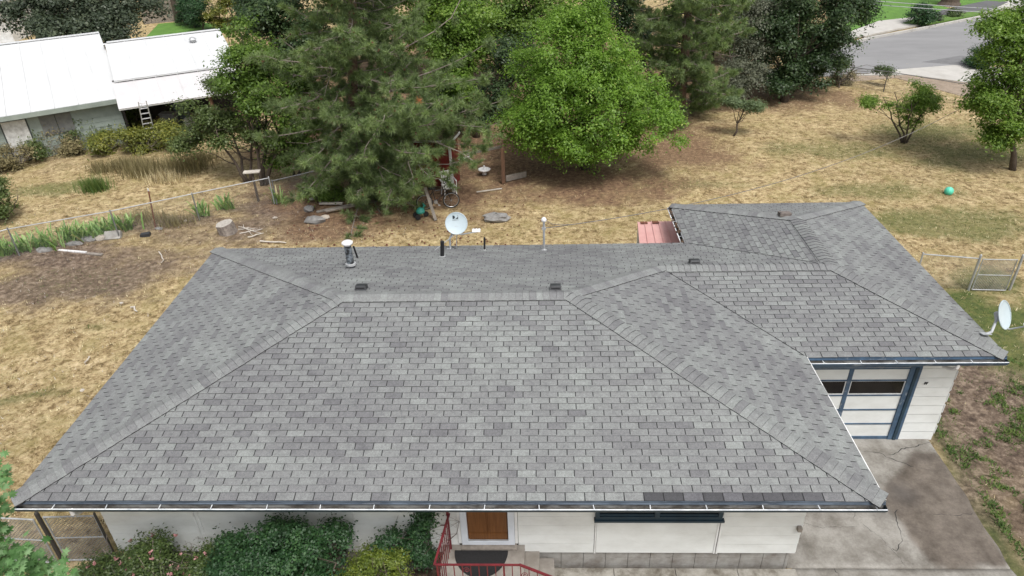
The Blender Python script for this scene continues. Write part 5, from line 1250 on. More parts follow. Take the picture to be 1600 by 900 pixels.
# apple tree
by = gp(915, 262)
tree('apple_tree', 'broad bright green apple tree in the middle of the back yard', 'tree', by,
     [crn(905, 165, 20)+[3.3, 2.9, 2.3], crn(905, 165, 20)+[3.3, 2.9, 2.3], crn(900, 95, 20.6)+[2.2, 2.0, 2.1], crn(905, 45, 21)+[1.25, 1.2, 1.7], crn(985, 130, 20)+[1.5, 1.5, 1.4], crn(1015, 200, 19.2)+[1.7, 1.5, 1.1], crn(820, 190, 19.4)+[1.3, 1.4, 1.2], crn(900, 222, 18.8)+[2.9, 1.5, 1.0], crn(830, 115, 21)+[1.1, 1.2, 1.2]],
     2300, 44, .16, .108, M['L_apple'], 3, .2, nlimb=60, shell=.30)
# left leafy group
tree('leafy_tree', 'slender multi-stemmed leafy tree left of the pine, tallest of its clump', 'tree', gp(412, 287),
     [crn(415, 120, 20)+[2.0, 1.6, 1.7], crn(395, 85, 20.4)+[1.2, 1.2, 1.4], crn(450, 165, 19.5)+[1.5, 1.3, 1.3], crn(380, 150, 19.8)+[1.3, 1.2, 1.0], crn(470, 215, 19.2)+[1.1, 1.0, .8]], 420, 52, .19, .13, M['L_mid'], 5, .13, stems=3, nlimb=36)
tree('leafy_tree', 'dull green drooping tree spreading over the fence in front of the lean-to', 'tree', gp(387, 283),
     [crn(340, 190, 20)+[1.9, 1.4, 1.0], crn(310, 225, 19.8)+[1.1, 1.0, .6], crn(375, 215, 19.5)+[1.3, 1.1, .8], crn(350, 135, 21)+[1.1, 1.0, .5], crn(430, 235, 19.2)+[1.2, .9, .5]], 330, 52, .20, .115, M['L_dull'], 6, .11, stems=3, nlimb=30, shell=.6)
tree('leafy_tree', 'low green tree standing against the pine just behind the fence bend', 'tree', gp(462, 272),
     [crn(470, 215, 20)+[1.2, 1.1, .9], crn(500, 170, 20.4)+[1.1, 1.0, 1.1], crn(450, 250, 19.6)+[.9, .7, .4]], 190, 52, .19, .12, M['L_mid'], 7, .10, stems=2, nlimb=20)
# fillers behind
tree('leafy_tree', 'light green broadleaf tree right behind the pine', 'tree', gp(745, 215),
     [crn(722, 90, 24.5)+[1.2, 1.1, 1.7], crn(712, 140, 24)+[.9, .9, 1.1], crn(735, 30, 25)+[1.4, 1.3, 1.7], crn(700, 20, 25)+[1.2, 1.2, 1.5]], 380, 50, .22, .15, M['L_bright'], 8, .16, nlimb=30)
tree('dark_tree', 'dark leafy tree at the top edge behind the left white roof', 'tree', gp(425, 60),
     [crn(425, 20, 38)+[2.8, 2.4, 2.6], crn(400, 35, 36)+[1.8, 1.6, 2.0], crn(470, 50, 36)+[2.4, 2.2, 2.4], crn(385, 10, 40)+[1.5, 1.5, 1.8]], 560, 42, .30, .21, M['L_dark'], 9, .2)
tree('leafy_tree', 'green background tree at the top edge above the apple tree', 'tree', gp(830, 90),
     [crn(820, 20, 34)+[2.4, 2.2, 2.2], crn(880, 30, 34)+[2.2, 2.0, 2.0], crn(780, 60, 33)+[1.8, 1.8, 2.0]], 480, 44, .27, .18, M['L_mid'], 10, .2)
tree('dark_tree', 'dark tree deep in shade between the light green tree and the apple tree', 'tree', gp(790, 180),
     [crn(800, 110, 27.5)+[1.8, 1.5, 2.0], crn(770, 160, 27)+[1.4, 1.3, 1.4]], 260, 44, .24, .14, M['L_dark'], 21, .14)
tree('dark_tree', 'dark background tree at the top edge left of the second pine', 'tree', gp(960, 90),
     [crn(960, 10, 33)+[2.0, 1.8, 2.0], crn(990, 70, 32)+[1.5, 1.4, 1.8]], 260, 40, .27, .17, M['L_dark'], 22, .16)
tree('dark_tree', 'grey-green maple behind the white roofs at the top left', 'tree', gp(130, 72),
     [crn(125, 25, 40)+[3.6, 2.8, 2.2], crn(60, 20, 40)+[2.2, 2.0, 1.8], crn(205, 25, 40)+[2.6, 2.2, 1.9], crn(170, 0, 41)+[3.5, 2.5, 2.4], crn(85, -10, 41)+[3, 2.5, 2.2], crn(240, 15, 40)+[1.2, 1.1, 1.3], crn(100, 48, 37)+[3.0, 1.4, 1.0], crn(180, 45, 38)+[2.2, 1.2, 1.0], crn(40, 45, 38)+[1.6, 1.2, .9]], 900, 42, .30, .22, M['L_maroon'], 12, .3, nlimb=40)
tree('silver_tree', 'silvery grey-green tree between the second pine and the dark tree', 'tree', gp(1168, 158),
     [crn(1165, 70, 30)+[1.5, 1.3, 2.6], crn(1180, 20, 31)+[1.6, 1.4, 1.6], crn(1160, 115, 29)+[1.2, 1.0, 1.2], crn(1150, 140, 28.6)+[.9, .8, .6]], 620, 46, .22, .10, M['L_olive'], 13, .13, stems=2, shell=.5)
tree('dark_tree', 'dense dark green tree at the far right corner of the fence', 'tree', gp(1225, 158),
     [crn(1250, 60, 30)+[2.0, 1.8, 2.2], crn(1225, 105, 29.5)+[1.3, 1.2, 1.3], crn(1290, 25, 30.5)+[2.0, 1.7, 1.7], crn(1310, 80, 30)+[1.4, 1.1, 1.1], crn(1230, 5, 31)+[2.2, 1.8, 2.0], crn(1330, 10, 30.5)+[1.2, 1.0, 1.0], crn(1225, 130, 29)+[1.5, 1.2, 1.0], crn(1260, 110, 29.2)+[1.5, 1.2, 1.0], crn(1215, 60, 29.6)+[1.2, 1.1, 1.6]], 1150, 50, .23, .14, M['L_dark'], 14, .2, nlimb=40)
tree('leafy_shrub', 'spreading yellow-green juniper over the fence beside the street', 'shrub', gp(1320, 122),
     [crn(1310, 100, 31.5)+[1.6, .8, .35], crn(1360, 108, 31.5)+[1.0, .5, .18], crn(1392, 112, 31.3)+[.6, .3, .15], crn(1280, 115, 31)+[1.0, .8, .5]], 120, 44, .17, .10, M['L_rose'], 15, .06, nlimb=16)
tree('dead_brush', 'brown brush heap at the foot of the dark tree', 'brush', gp(1312, 138), [[*gp(1312, 132)[:2], GZ+.35, 1.0, .6, .35]], 50, 40, .15, .10, M['weed'], 16, .04, nlimb=30)
tree('leafy_tree', 'broadleaf tree filling the gap at the top between the two pines', 'tree', gp(690, 60),
     [crn(690, 0, 36)+[3.0, 2.4, 2.4], crn(640, 20, 36)+[2.4, 2.2, 2.2], crn(740, 20, 35)+[2.4, 2.2, 2.2], crn(700, 60, 34)+[2.4, 2.0, 1.6]], 520, 44, .27, .18, M['L_mid'], 24, .2)
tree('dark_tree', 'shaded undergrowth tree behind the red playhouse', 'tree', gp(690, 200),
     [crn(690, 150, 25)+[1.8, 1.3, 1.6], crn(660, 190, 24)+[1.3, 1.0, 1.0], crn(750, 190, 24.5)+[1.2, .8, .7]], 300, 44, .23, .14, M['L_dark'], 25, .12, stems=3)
tree('dark_tree', 'dark tree behind the second pine beside the street lawn', 'tree', gp(1110, 95),
     [crn(1100, 20, 38)+[2.6, 2.2, 2.6], crn(1160, 10, 38)+[2.4, 2.0, 2.2], crn(1080, 70, 36)+[1.6, 1.5, 1.6], crn(1140, 60, 37)+[1.6, 1.4, 1.4]], 420, 42, .27, .18, M['L_mid'], 26, .2)
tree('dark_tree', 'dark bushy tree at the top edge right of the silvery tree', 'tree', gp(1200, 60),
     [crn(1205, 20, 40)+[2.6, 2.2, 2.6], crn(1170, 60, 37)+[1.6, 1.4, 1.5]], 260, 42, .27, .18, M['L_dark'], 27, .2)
# small trees on the lawn
tree('small_tree', 'small leaning grey-green sapling alone on the dry lawn', 'tree', gp(1145, 213),
     [crn(1168, 163, 23.8)+[.85, .6, .32], crn(1148, 158, 23.8)+[.45, .35, .22], crn(1188, 168, 23.7)+[.5, .35, .22]], 150, 46, .11, .08, M['L_sap'], 17, .05, nlimb=20, shell=.6)
tree('small_tree', 'small bushy fruit tree with bare forked stems at the right of the lawn', 'tree', gp(1413, 222),
     [crn(1418, 165, 22.6)+[.75, .6, .65], crn(1375, 162, 22.6)+[.75, .4, .22], crn(1440, 150, 22.7)+[.5, .45, .55], crn(1422, 190, 22.4)+[.5, .4, .25], crn(1432, 132, 22.8)+[.25, .2, .35], crn(1360, 160, 22.6)+[.5, .35, .2], crn(1462, 165, 22.6)+[.35, .35, .4]], 300, 36, .14, .088, M['L_bright'], 18, .07, stems=4, nlimb=24, shell=.7)
tree('leafy_tree', 'leafy tree with a leaning grey trunk at the right edge', 'tree', gp(1583, 264),
     [crn(1585, 100, 20)+[1.5, 1.4, 2.1], crn(1560, 150, 19.6)+[1.1, 1.1, 1.3], crn(1620, 60, 20.4)+[1.6, 1.5, 2.0], crn(1575, 195, 19.4)+[1.1, 1.0, .6], crn(1600, 30, 20.6)+[1.2, 1.2, 1.5], crn(1640, 160, 19.8)+[1.6, 1.5, 1.5], crn(1545, 170, 19.3)+[.8, .8, .8], crn(1535, 120, 19.6)+[.6, .7, .9], crn(1560, 215, 19.2)+[.6, .6, .3], crn(1550, 60, 20)+[.9, .9, 1.2]], 1100, 46, .17, .112, M['L_bright'], 19, .125, stems=1, nlimb=40)
def dome_shrub(name, label, X, Y, rx, ry, rz, mat, seed, n_=150, per=55, size=.09, spread=.12, cat='shrub', group=None):
    b_ = gp(X, Y); return tree(name, label, cat, b_, [[b_[0], b_[1], GZ+rz*.85, rx, ry, rz]], n_, per, spread, size, mat, seed, .05, stems=3, nlimb=12, shell=.25, group=group)
dome_shrub('round_shrub', 'dense dark juniper ball beside the sidewalk at the right', 1528, 105, .95, .95, .75, M['L_ever'], 31)
dome_shrub('round_shrub', 'small rounded green conifer across the street', 1434, 41, .85, .85, 1.0, M['L_ever'], 32, 90, 50, .13, .16)
dome_shrub('round_shrub', 'reddish brown bush beside the small green conifer across the street', 1455, 36, .7, .7, .7, M['L_maroon'], 33, 70, 50, .13, .16)
dome_shrub('round_shrub', 'low tuft of green shrub on the far verge', 1490, 28, .6, .5, .3, M['L_rose'], 34, 40, 40, .12, .14)
dome_shrub('leafy_shrub', 'dark green bush at the left edge beyond the fence', 8, 341, .85, .8, .85, M['L_dull'], 35, 130, 55, .09)
dome_shrub('leafy_shrub', 'low green bush at the fence bend under the pine', 512, 312, .95, .6, .45, M['L_mid'], 36, 110, 55, .085)
# thickets along the workshop wall
for i, (X, Y, rx, rz, mt, lab) in enumerate(((25, 262, 1.1, .6, 'weed', 'dry brown brush below the workshop door'), (60, 245, .9, .65, 'L_dull', 'grey-green weedy bush left of the workshop window'), (100, 240, 1.2, .7, 'weed', 'tangle of bare brown weeds under the workshop window'),
    (140, 230, 1.1, .85, 'L_dull', 'tall weedy bush right of the workshop window'), (180, 215, 1.0, 1.2, 'L_mid', 'tall green vine-covered bush at the workshop corner'), (207, 238, 1.0, .75, 'L_yellow', 'yellow-green bush in front of the ladder, left half'),
    (248, 236, 1.1, .75, 'L_yellow', 'yellow-green bush in front of the ladder, right half'), (165, 240, .9, .5, 'L_yellow', 'small yellowish bush at the foot of the tall vine bush'), (285, 232, .8, .6, 'L_yellow', 'smaller yellow-green bush right of the ladder, under the drooping tree'), (200, 205, .8, 1.0, 'L_dull', 'dull green bush against the open lean-to'))):
    b_ = gp(X, Y); tree('leafy_shrub' if mt != 'weed' else 'dry_brush', lab, 'shrub', b_, [[b_[0], b_[1], GZ+rz*.7, rx, .8, rz]], 90, 46, .17, .10, M[mt], 50+i, .03, stems=4, nlimb=34, bark='twig', shell=.4)
# arborvitae hedge at the top left
for i, (X, Y, w_, hgt, mt, lab) in enumerate(((292, 40, .85, 3.2, 'L_ever', 'dark columnar arborvitae beside the wooden fence, leftmost of the hedge'), (305, 44, .95, 3.1, 'L_ever', 'second dark arborvitae of the hedge, between two others'), (321, 50, 1.15, 3.3, 'L_ever', 'fattest dark arborvitae, next to the yellow one'), (349, 50, .95, 4.2, 'L_yellow', 'yellow-green columnar arborvitae behind the white roof'), (368, 48, .8, 4.0, 'L_yellow', 'slimmer yellowish arborvitae right of the first yellow one'))):
    b_ = gp(X, Y); tree('arborvitae', lab, 'tree', b_, [[b_[0], b_[1], GZ+hgt*.45, w_, w_, hgt*.5]], 150, 48, .16, .13, M[mt], 70+i, .08, shell=.25, nlimb=6, group='hedge of columnar evergreens')
# pines
def pine(name, label, base, height, crown_r, z_start, seed, ntuft, lean=(0, 0), dens=1, mat=None, extra=()):
    rng = np.random.default_rng(seed); rr = random.Random(seed); root = empty(name, base, label, 'tree')
    b0 = Vector(base); top = b0+Vector((lean[0], lean[1], height)); k = MB()
    pts = [b0.lerp(top, t)+Vector((rr.gauss(0, .04), rr.gauss(0, .04), 0)) for t in np.linspace(0, 1, 10)]
    k.tube(pts, [.26*(1-.85*t) for t in np.linspace(0, 1, 10)], 10); k.build('trunk', M['pine_bark'], root, smooth=True)
    br = MB(); dead = MB(); tuft_c = []; tuft_d = []
    nb = int(60*dens)
    for i in range(nb+len(extra)):
        ex = extra[i-nb] if i >= nb else None
        t = z_start+(1-z_start)*(i+rr.random())/nb; az = i*2.399+rr.uniform(-.4, .4)
        if ex is not None: t = min(.5, max(.06, (ex.z+.5-b0.z)/height))
        s_ = b0.lerp(top, t)
        prof = (1-(t-z_start)/(1-z_start))**.55*min(1, .72+(t-z_start)*3)
        Lb = crown_r*prof*rr.uniform(.72, 1.12)
        if Lb < .4: Lb = .4
        if ex is not None: az = math.atan2(ex.y-s_.y, ex.x-s_.x); Lb = math.hypot(ex.y-s_.y, ex.x-s_.x)*1.1
        dirh = Vector((math.cos(az), math.sin(az), 0)); droop = -.26+.62*(t-z_start)
        P = []; cur = s_.copy(); nseg = 7; dv = dirh+Vector((0, 0, droop))
        for j in range(nseg+1):
            P.append(cur.copy()); dv = (dv+Vector((rr.gauss(0, .2), rr.gauss(0, .2), .05+rr.gauss(0, .12)))).normalized(); cur = cur+dv*Lb/nseg
        br.tube(P, [.036*(1-t*.5)*(1-.8*j/nseg)+.006 for j in range(nseg+1)], 5, caps=False)
        # side twigs carrying tufts
        for j in range(1, nseg+1):
            for s2 in range(rr.choice((3, 4, 5))):
                side = dv.cross(Vector((0, 0, 1))).normalized()*rr.choice((-1, 1)); d2 = (dirh*.6+side*rr.uniform(.3, 1)+Vector((0, 0, rr.uniform(-.35, .5)))).normalized(); l2 = rr.uniform(.25, .75)*(1-.25*j/nseg)*min(1, Lb/2)
                e = P[j]+d2*l2; m_ = P[j].lerp(e, .5)+Vector((0, 0, rr.uniform(-.06, .02))); br.tube([P[j], m_, e], [.012, .009, .005], 3, caps=False)
                for q in (1.0, .62) if l2 > .35 else (1.0,):
                    tuft_c.append(P[j].lerp(e, q)); tuft_d.append((d2+Vector((0, 0, .45))).normalized())
        tuft_c.append(P[-1]); tuft_d.append(dv)
    for i in range(26):
        t = rr.uniform(z_start*.4, .8); az = rr.uniform(0, 2*PI); s_ = b0.lerp(top, t); P = [s_]; cur = s_.copy(); dv = Vector((math.cos(az), math.sin(az), rr.uniform(-.3, .2)))
        for j in range(5): dv = (dv+Vector((rr.gauss(0, .25), rr.gauss(0, .25), rr.gauss(0, .2)))).normalized(); cur = cur+dv*rr.uniform(.3, .75); P.append(cur.copy())
        dead.tube(P, [.024, .02, .016, .012, .008, .004], 5, caps=False)
        for j in (2, 3, 4): dead.tube([P[j], P[j]+(dv+Vector((rr.gauss(0, .6), rr.gauss(0, .6), rr.gauss(0, .4)))).normalized()*.45], [.01, .004], 3, caps=False)
    br.build('branches', M['twig'], root); dead.build('dead_branches', M['twig'], root)
    C = np.array([tuple(p) for p in tuft_c]); D = np.array([tuple(p) for p in tuft_d])
    print('tufts', len(C))
    if len(C) > ntuft: s_ = rng.choice(len(C), ntuft, replace=False); C, D = C[s_], D[s_]
    K = 56; n_ = len(C); dirs = rng.normal(size=(n_, K, 3)); dirs /= np.linalg.norm(dirs, axis=2)[..., None]; dirs = dirs+D[:, None, :]*.75; dirs /= np.linalg.norm(dirs, axis=2)[..., None]
    Ln = rng.uniform(.19, .28, (n_, K, 1)); st = C[:, None, :]-D[:, None, :]*rng.uniform(0, .14, (n_, K, 1)); tip = st+dirs*Ln+np.array([0, 0, -.02])
    sd_ = np.cross(dirs, rng.normal(size=dirs.shape)); sd_ /= np.linalg.norm(sd_, axis=2)[..., None]; w_ = .0105
    V = np.stack([st+sd_*w_, st-sd_*w_, tip], 2).reshape(-1, 3); F = np.arange(n_*K*3).reshape(-1, 3)
    tone = np.clip(rng.normal(.5, .22, (n_, 1))+rng.normal(0, .13, (n_, K)), 0, 1).ravel()
    np_mesh('needles', V, F, mat or M['L_needle'], root, tone)
    cm = MB()
    for i in rng.choice(n_, n_//14, replace=False):
        c_ = Vector(C[i]); d_ = Vector(D[i])
        for q in range(3):
            e = d_.cross(Vector(rng.normal(size=3))).normalized(); cm.tube([c_+d_*.02, c_+e*.035+d_*.03, c_+e*.06+d_*.05], [.012, .022, .006], 5)
    cm.build('cones', M['cone'], root)['kind'] = 'stuff'
    return root, C, D
root, C, D = pine('pine_tree', 'large pine with long needles and bare grey branches, centre left', gp(556, 292), 13.5, 4.1, .07, 41, 7200, lean=(1.6, .6), dens=2.3, extra=[aty(X, Y, 15.9+rnd.uniform(-.5, .5)) for X, Y in ((600, 215), (625, 235), (655, 215), (690, 232), (640, 262), (670, 250), (715, 262), (660, 285), (620, 290), (690, 285), (600, 260), (725, 240), (640, 310), (675, 312), (590, 300), (610, 320), (650, 325), (570, 280), (705, 210), (735, 265), (545, 290), (560, 310), (665, 300), (650, 240), (630, 205), (700, 215), (680, 225), (720, 225), (665, 232), (645, 250), (690, 255), (705, 240), (660, 270), (640, 285), (735, 215), (720, 200), (690, 195), (700, 275), (675, 268), (740, 240), (650, 215), (735, 180), (745, 150), (715, 165), (680, 240), (655, 290), (700, 225), (712, 250), (690, 210), (670, 215), (660, 225))])
dn_ = MB(); q = aty(655, 158, 15.5)
for i in range(70):
    d = Vector((rnd.gauss(0, 1), rnd.gauss(0, 1), rnd.gauss(0, .6))).normalized(); dn_.face([q+Vector((.01, 0, 0)), q-Vector((.01, 0, 0)), q+d*.2])
dn_.build('dead_needles', M['dead_needle'], root)
pine('pine_tree', 'second pine behind the apple tree, darker and farther away', gp(1062, 185), 13, 3.5, .03, 42, 5200, lean=(-.2, .4), dens=1.8)
pine('pine_tree', 'background pine at the top edge left of centre', gp(600, 120), 13, 3.8, .12, 43, 3000, lean=(.2, 0), dens=1.4)

# ---- front shrubs (near the lens)
Y_ = .1
tree('evergreen_shrub', 'big dark green evergreen shrub against the front wall', 'shrub', (4.0, -.15, GZ),
     [[3.45, .0, -1.7, .6, .5, .75], [4.1, .0, -1.45, .75, .5, .80], [4.75, .0, -1.40, .62, .45, .80], [3.8, -.7, -1.9, 1.1, .6, .6], [4.8, -.6, -2.0, .6, .5, .6], [3.8, .15, -1.3, .5, .3, .45], [4.6, .1, -1.2, .5, .3, .5]], 820, 66, .075, .050, M['L_ever'], 81, .05, stems=5, nlimb=40, shell=.28, aspect=.7)
tree('yellow_shrub', 'yellow-green feathery shrub right of the dark evergreen', 'shrub', (5.6, -.25, GZ),
     [[5.72, -.25, -1.72, .66, .5, .58], [5.4, -.6, -1.95, .6, .5, .5], [6.05, -.5, -2.1, .45, .4, .45], [5.7, .05, -1.6, .42, .2, .35]], 520, 60, .065, .045, M['L_spirea'], 82, .03, stems=6, nlimb=60, shell=.3, aspect=.5)
tree('climbing_vine', 'dark green climbing vine on the wall left of the front door', 'vine', (6.25, .45, GZ),
     [[6.3, .48, -1.2, .24, .12, .5], [6.3, .42, -1.7, .28, .14, .4], [6.45, .48, -.85, .2, .1, .3], [5.75, .40, -1.40, .32, .15, .35]], 150, 46, .075, .055, M['L_ever'], 83, .02, stems=3, nlimb=24, shell=.5)
for i, (x, y, r_, rz, lab) in enumerate(((.75, -.05, .55, .38, 'rose bush with faded pink flowers nearest the gate'), (1.55, .05, .62, .50, 'taller rose bush with dark seed heads, second from the gate'), (2.45, .05, .58, .42, 'rose bush between the second one and the dark evergreen'), (1.2, -.8, .6, .4, 'low rose bush cut by the bottom edge near the maple leaves'), (2.3, -.7, .7, .4, 'low rose bush at the bottom edge next to the evergreen'))):
    rt_ = tree('rose_bush', lab, 'shrub', (x, y, GZ), [[x, y, GZ+rz*1.3, r_*1.1, r_*.9, rz*1.25], [x+.2, y+.1, GZ+rz*2.1, r_*.6, r_*.45, rz*.7]], 300, 42, .085, .052, M['L_rose'], 90+i, .02, stems=6, nlimb=60, bark='twig', shell=.45)
    rng = np.random.default_rng(200+i); n_ = 16; C = np.array([x, y, GZ+rz*2.0])+rng.normal(size=(n_, 3))*np.array([r_*.55, r_*.4, rz*.4])+np.array([0, -.1, .1]); C = np.repeat(C, 9, 0)+rng.normal(size=(n_*9, 3))*.014
    N_ = rng.normal(size=C.shape)+np.array([0, 0, 1]); N_ /= np.linalg.norm(N_, axis=1)[:, None]; V, F = leaf_quads(C, N_, .042, rng, .9); np_mesh('flowers', V, F, M['petal'], rt_, rng.random(len(C)))['kind'] = 'stuff'
# maple boughs reaching in from the lower left: lobed leaves
def maple(label, seed):
    rng = np.random.default_rng(seed); rr = random.Random(seed)
    base = Vector((-3.6, -2.6, GZ)); root = empty('maple_tree', base, label, 'tree')
    k = MB(); k.tube([base+Vector((0, 0, -.1)), base+Vector((.1, .1, 1.0)), base+Vector((.2, .2, 1.8)), base+Vector((.1, .3, 3.0))], [.16, .13, .11, .07], 10)
    lobes = [(0, -.42), (.07, -.12), (.40, -.20), (.24, .02), (.50, .16), (.27, .18), (.34, .42), (.12, .30), (0, .62), (-.12, .30), (-.34, .42), (-.27, .18), (-.50, .16), (-.24, .02), (-.40, -.20), (-.07, -.12)]
    ctrs = []
    tg = [(5, 790), (8, 745), (0, 840), (22, 868), (45, 880), (70, 892), (90, 905), (30, 905), (-10, 800), (-20, 760), (60, 920), (100, 925), (10, 925), (-30, 870), (-40, 830), (-30, 930), (-60, 780), (-70, 870), (-90, 820), (-100, 920), (12, 890), (40, 940), (90, 945), (50, 896), (5, 860)]
    for X, Y in tg:
        X -= 12 if Y > 860 else 17
        dep = rr.uniform(7.2, 8.6); e = atd(X, Y, dep); s_ = base+Vector((.15, .2, rr.uniform(1.0, 1.8))); m_ = s_.lerp(e, .5)+Vector((0, 0, rr.uniform(.0, .25)))
        k.tube([s_, m_, e], [.035, .02, .005], 5, caps=False)
        nl = 34
        for _ in range(nl): ctrs.append(e+Vector((max(-.3, min(.16, rr.gauss(0, .13))), rr.gauss(0, .12), rr.gauss(0, .09))))
    k.build('trunk', M['bark'], root, smooth=True)
    mb = MB()
    for c_ in ctrs:
        nrm_ = Vector((rr.gauss(0, .35), rr.gauss(-.25, .35), 1)).normalized(); t = nrm_.cross(Vector((rr.gauss(0, 1), rr.gauss(0, 1), rr.gauss(0, .3)))).normalized(); b_ = nrm_.cross(t); s = rr.uniform(.09, .155)
        tone = min(1, max(0, rr.gauss(.5, .2)))
        P = [c_+t*x*s+b_*y*s-nrm_*(abs(x)*.28*s+max(0, y)*.2*s) for x, y in lobes]; i0 = len(mb.v); mb.v += [tuple(c_)]+[tuple(p) for p in P]
        for j in range(len(P)): mb.f.append((i0, i0+1+j, i0+1+(j+1) % len(P))); mb.m.append(0); mb.t.append(tone)
    mb.build('crown', M['L_maple'], root)
maple('young maple whose lobed light green leaves enter at the lower left', 77)

# irises
def iris(X, Y, w_, n_, seed, label):
    rng = np.random.default_rng(seed); b_ = np.array(gp(X, Y+9)); mb_v = []; mb_f = []; tn = []
    for i in range(n_):
        p = b_+np.array([rng.normal(0, w_*.5), rng.normal(0, w_*.2), 0]); a = rng.uniform(0, 2*PI); lean = rng.uniform(.1, .75); d = np.array([math.cos(a)*lean, math.sin(a)*lean, 1]); d /= np.linalg.norm(d); s = np.array([-math.sin(a+rng.normal(0, .6)), math.cos(a), 0])*rng.uniform(.022, .038); L_ = rng.uniform(.45, .78)
        pts = [p, p+d*L_*.5, p+d*L_*.85+np.array([math.cos(a), math.sin(a), -.5])*.04, p+d*L_+np.array([math.cos(a), math.sin(a), -1.2])*.09]; w = [1, .95, .6, .05]; k0 = len(mb_v)
        for q, ww in zip(pts, w): mb_v += [q-s*ww, q+s*ww]
        mb_f += [(k0+2*j, k0+2*j+1, k0+2*j+3, k0+2*j+2) for j in range(3)]; tn += [min(1, max(0, rng.normal(.5, .22)))]*3
    o = np_mesh('iris_clump', np.array(mb_v), np.array(mb_f), M['L_iris'], None, tn); return tag(o, label, 'plant', 'iris clumps along the left fence')
iris(8, 390, .5, 60, 1, 'iris clump at the far left edge behind the fence post'); iris(38, 385, .5, 60, 2, 'iris clump just right of the leftmost fence post'); iris(70, 378, .6, 80, 3, 'pale-tipped iris clump in the middle of the left bed')
iris(117, 366, .7, 110, 4, 'largest bright iris clump, left of the dark stone'); iris(160, 357, .55, 80, 5, 'iris clump behind the white stone'); iris(192, 351, .5, 80, 6, 'iris clump behind the tilted paving block')
iris(318, 328, .35, 36, 7, 'small sparse iris tuft right of the fourth fence post'); iris(352, 318, .3, 34, 8, 'small iris tuft behind the stump'); iris(437, 308, .25, 26, 9, 'small green tuft at the fence corner post')
# tall grasses
def grass_tuft(X, Y, w_, h_, n_, seed, mat, label):
    rng = np.random.default_rng(seed); b_ = np.array(gp(X, Y)); P = b_+np.stack([rng.normal(0, w_*.45, n_), rng.normal(0, w_*.3, n_), np.zeros(n_)], 1); a = rng.uniform(0, 2*PI, n_); L_ = rng.uniform(.5, 1.1, n_)*h_
    d = np.stack([np.cos(a)*.35, np.sin(a)*.35, np.ones(n_)], 1); s = np.stack([-np.sin(a), np.cos(a), 0*a], 1)*.010; T = P+d*L_[:, None]
    V = np.stack([P-s, P+s, T], 1).reshape(-1, 3); o = np_mesh('grass_clump', V, np.arange(n_*3).reshape(-1, 3), mat, None, rng.random(n_)); return tag(o, label, 'grass clump', kind='stuff')
for i, q in enumerate(((150, 297, .7, .7, 500, 'turf', 'tall green grass clump alone in the field beyond the fence'), (230, 270, 1.3, .8, 900, 'weed', 'big clump of tall dry grass in front of the yellow bush'), (290, 265, 1.2, .9, 900, 'weed', 'tall dry grass clump left of the multi-stemmed trees'), (260, 282, .9, .5, 500, 'straw', 'low dry tuft in front of the tall grass'), (200, 262, 1.0, .6, 600, 'weed', 'dry grass tuft below the green vine bush'), (318, 250, .8, .6, 400, 'weed', 'dry grass under the drooping tree'), (225, 345, .9, .45, 400, 'weed', 'dry tuft along the fence left of the T-post'), (272, 350, .8, .4, 400, 'weed', 'brown tuft along the fence right of the T-post'), (160, 268, .8, .6, 400, 'weed', 'brown tuft at the edge of the field near the bushes'))):
    grass_tuft(*q[:5], 300+i, M[q[5]], q[6])

# ---- low grass as ground cover, three stuffs
def cover(name, n_, region, dens_fn, hgt, wid, mat, seed, label, blades=3):
    rng = np.random.default_rng(seed); x = rng.uniform(region[0], region[1], n_); y = rng.uniform(region[2], region[3], n_); keep = rng.random(n_) < dens_fn(x, y)
    x, y = x[keep], y[keep]; z = GZ+ground_h(x, y)-.01; n_ = len(x); P = np.repeat(np.stack([x, y, z], 1), blades, 0)+rng.normal(size=(n_*blades, 3))*np.array([.035, .035, 0]); m_ = len(P); a = rng.uniform(0, 2*PI, m_)
    L_ = (hgt*rng.uniform(.4, 1.2, m_))[:, None]; lean = rng.uniform(.4, 1.6, m_); d = np.stack([np.cos(a)*lean, np.sin(a)*lean, np.ones(m_)], 1); d /= np.linalg.norm(d, axis=1)[:, None]; s = np.stack([-np.sin(a), np.cos(a), 0*a], 1)*wid
    V = np.stack([P-s, P+s, P+d*L_], 1).reshape(-1, 3); tone = np.clip(np.repeat(rng.normal(.52, .2, n_), blades)+rng.normal(0, .12, m_)+(fbm(P[:, 0], P[:, 1], 1.3)-.5)*.5+(vnoise(P[:, 0], P[:, 1]+5, 6.0)-.5)*.6, 0, 1)
    return tag(np_mesh(name, V, np.arange(m_*3).reshape(-1, 3), mat, None, tone), label, 'grass', kind='stuff')
def free(x, y):
    f = ~(((x > -.05) & (x < 13.4) & (y > -.1) & (y < L)) | ((x > 12.5) & (x < 17.2) & (y > 0) & (y < YE)))
    dr_ = sorted((q[1], q[0]) for q in drive_rights); xr = np.interp(y, [q[0] for q in dr_], [q[1] for q in dr_]); f &= ~((x > 12.3) & (x < xr-.02) & (y < 4.1)); f &= ~((x > 5.6) & (x < 13) & (y < 1))
    return f
def d_straw(x, y):
    bare = np.maximum(field(DIRT, x, y), field(NEEDLE_SHADE, x, y)*.9); return free(x, y)*(1-bare*.93)*(1-field(GREEN, x, y)*.6)*np.clip(1.25-(y-8)/40, .35, 1)*np.clip((vnoise(x, y, 5.5)*.6+vnoise(x+3, y, 2.1)*.6-.25)*1.5, 0.05, 1)
cover('dry_grass', 110000, (-20, 34, -3, 36), d_straw, .085, .011, M['straw'], 401, 'short dry straw-coloured grass over the lawn')
cover('green_grass', 100000, (-14, 32, -4, 26), lambda x, y: free(x, y)*np.clip(field(GREEN, x, y)*1.1, 0, 1), .075, .009, M['turf'], 402, 'patches of green grass in the dry lawn')
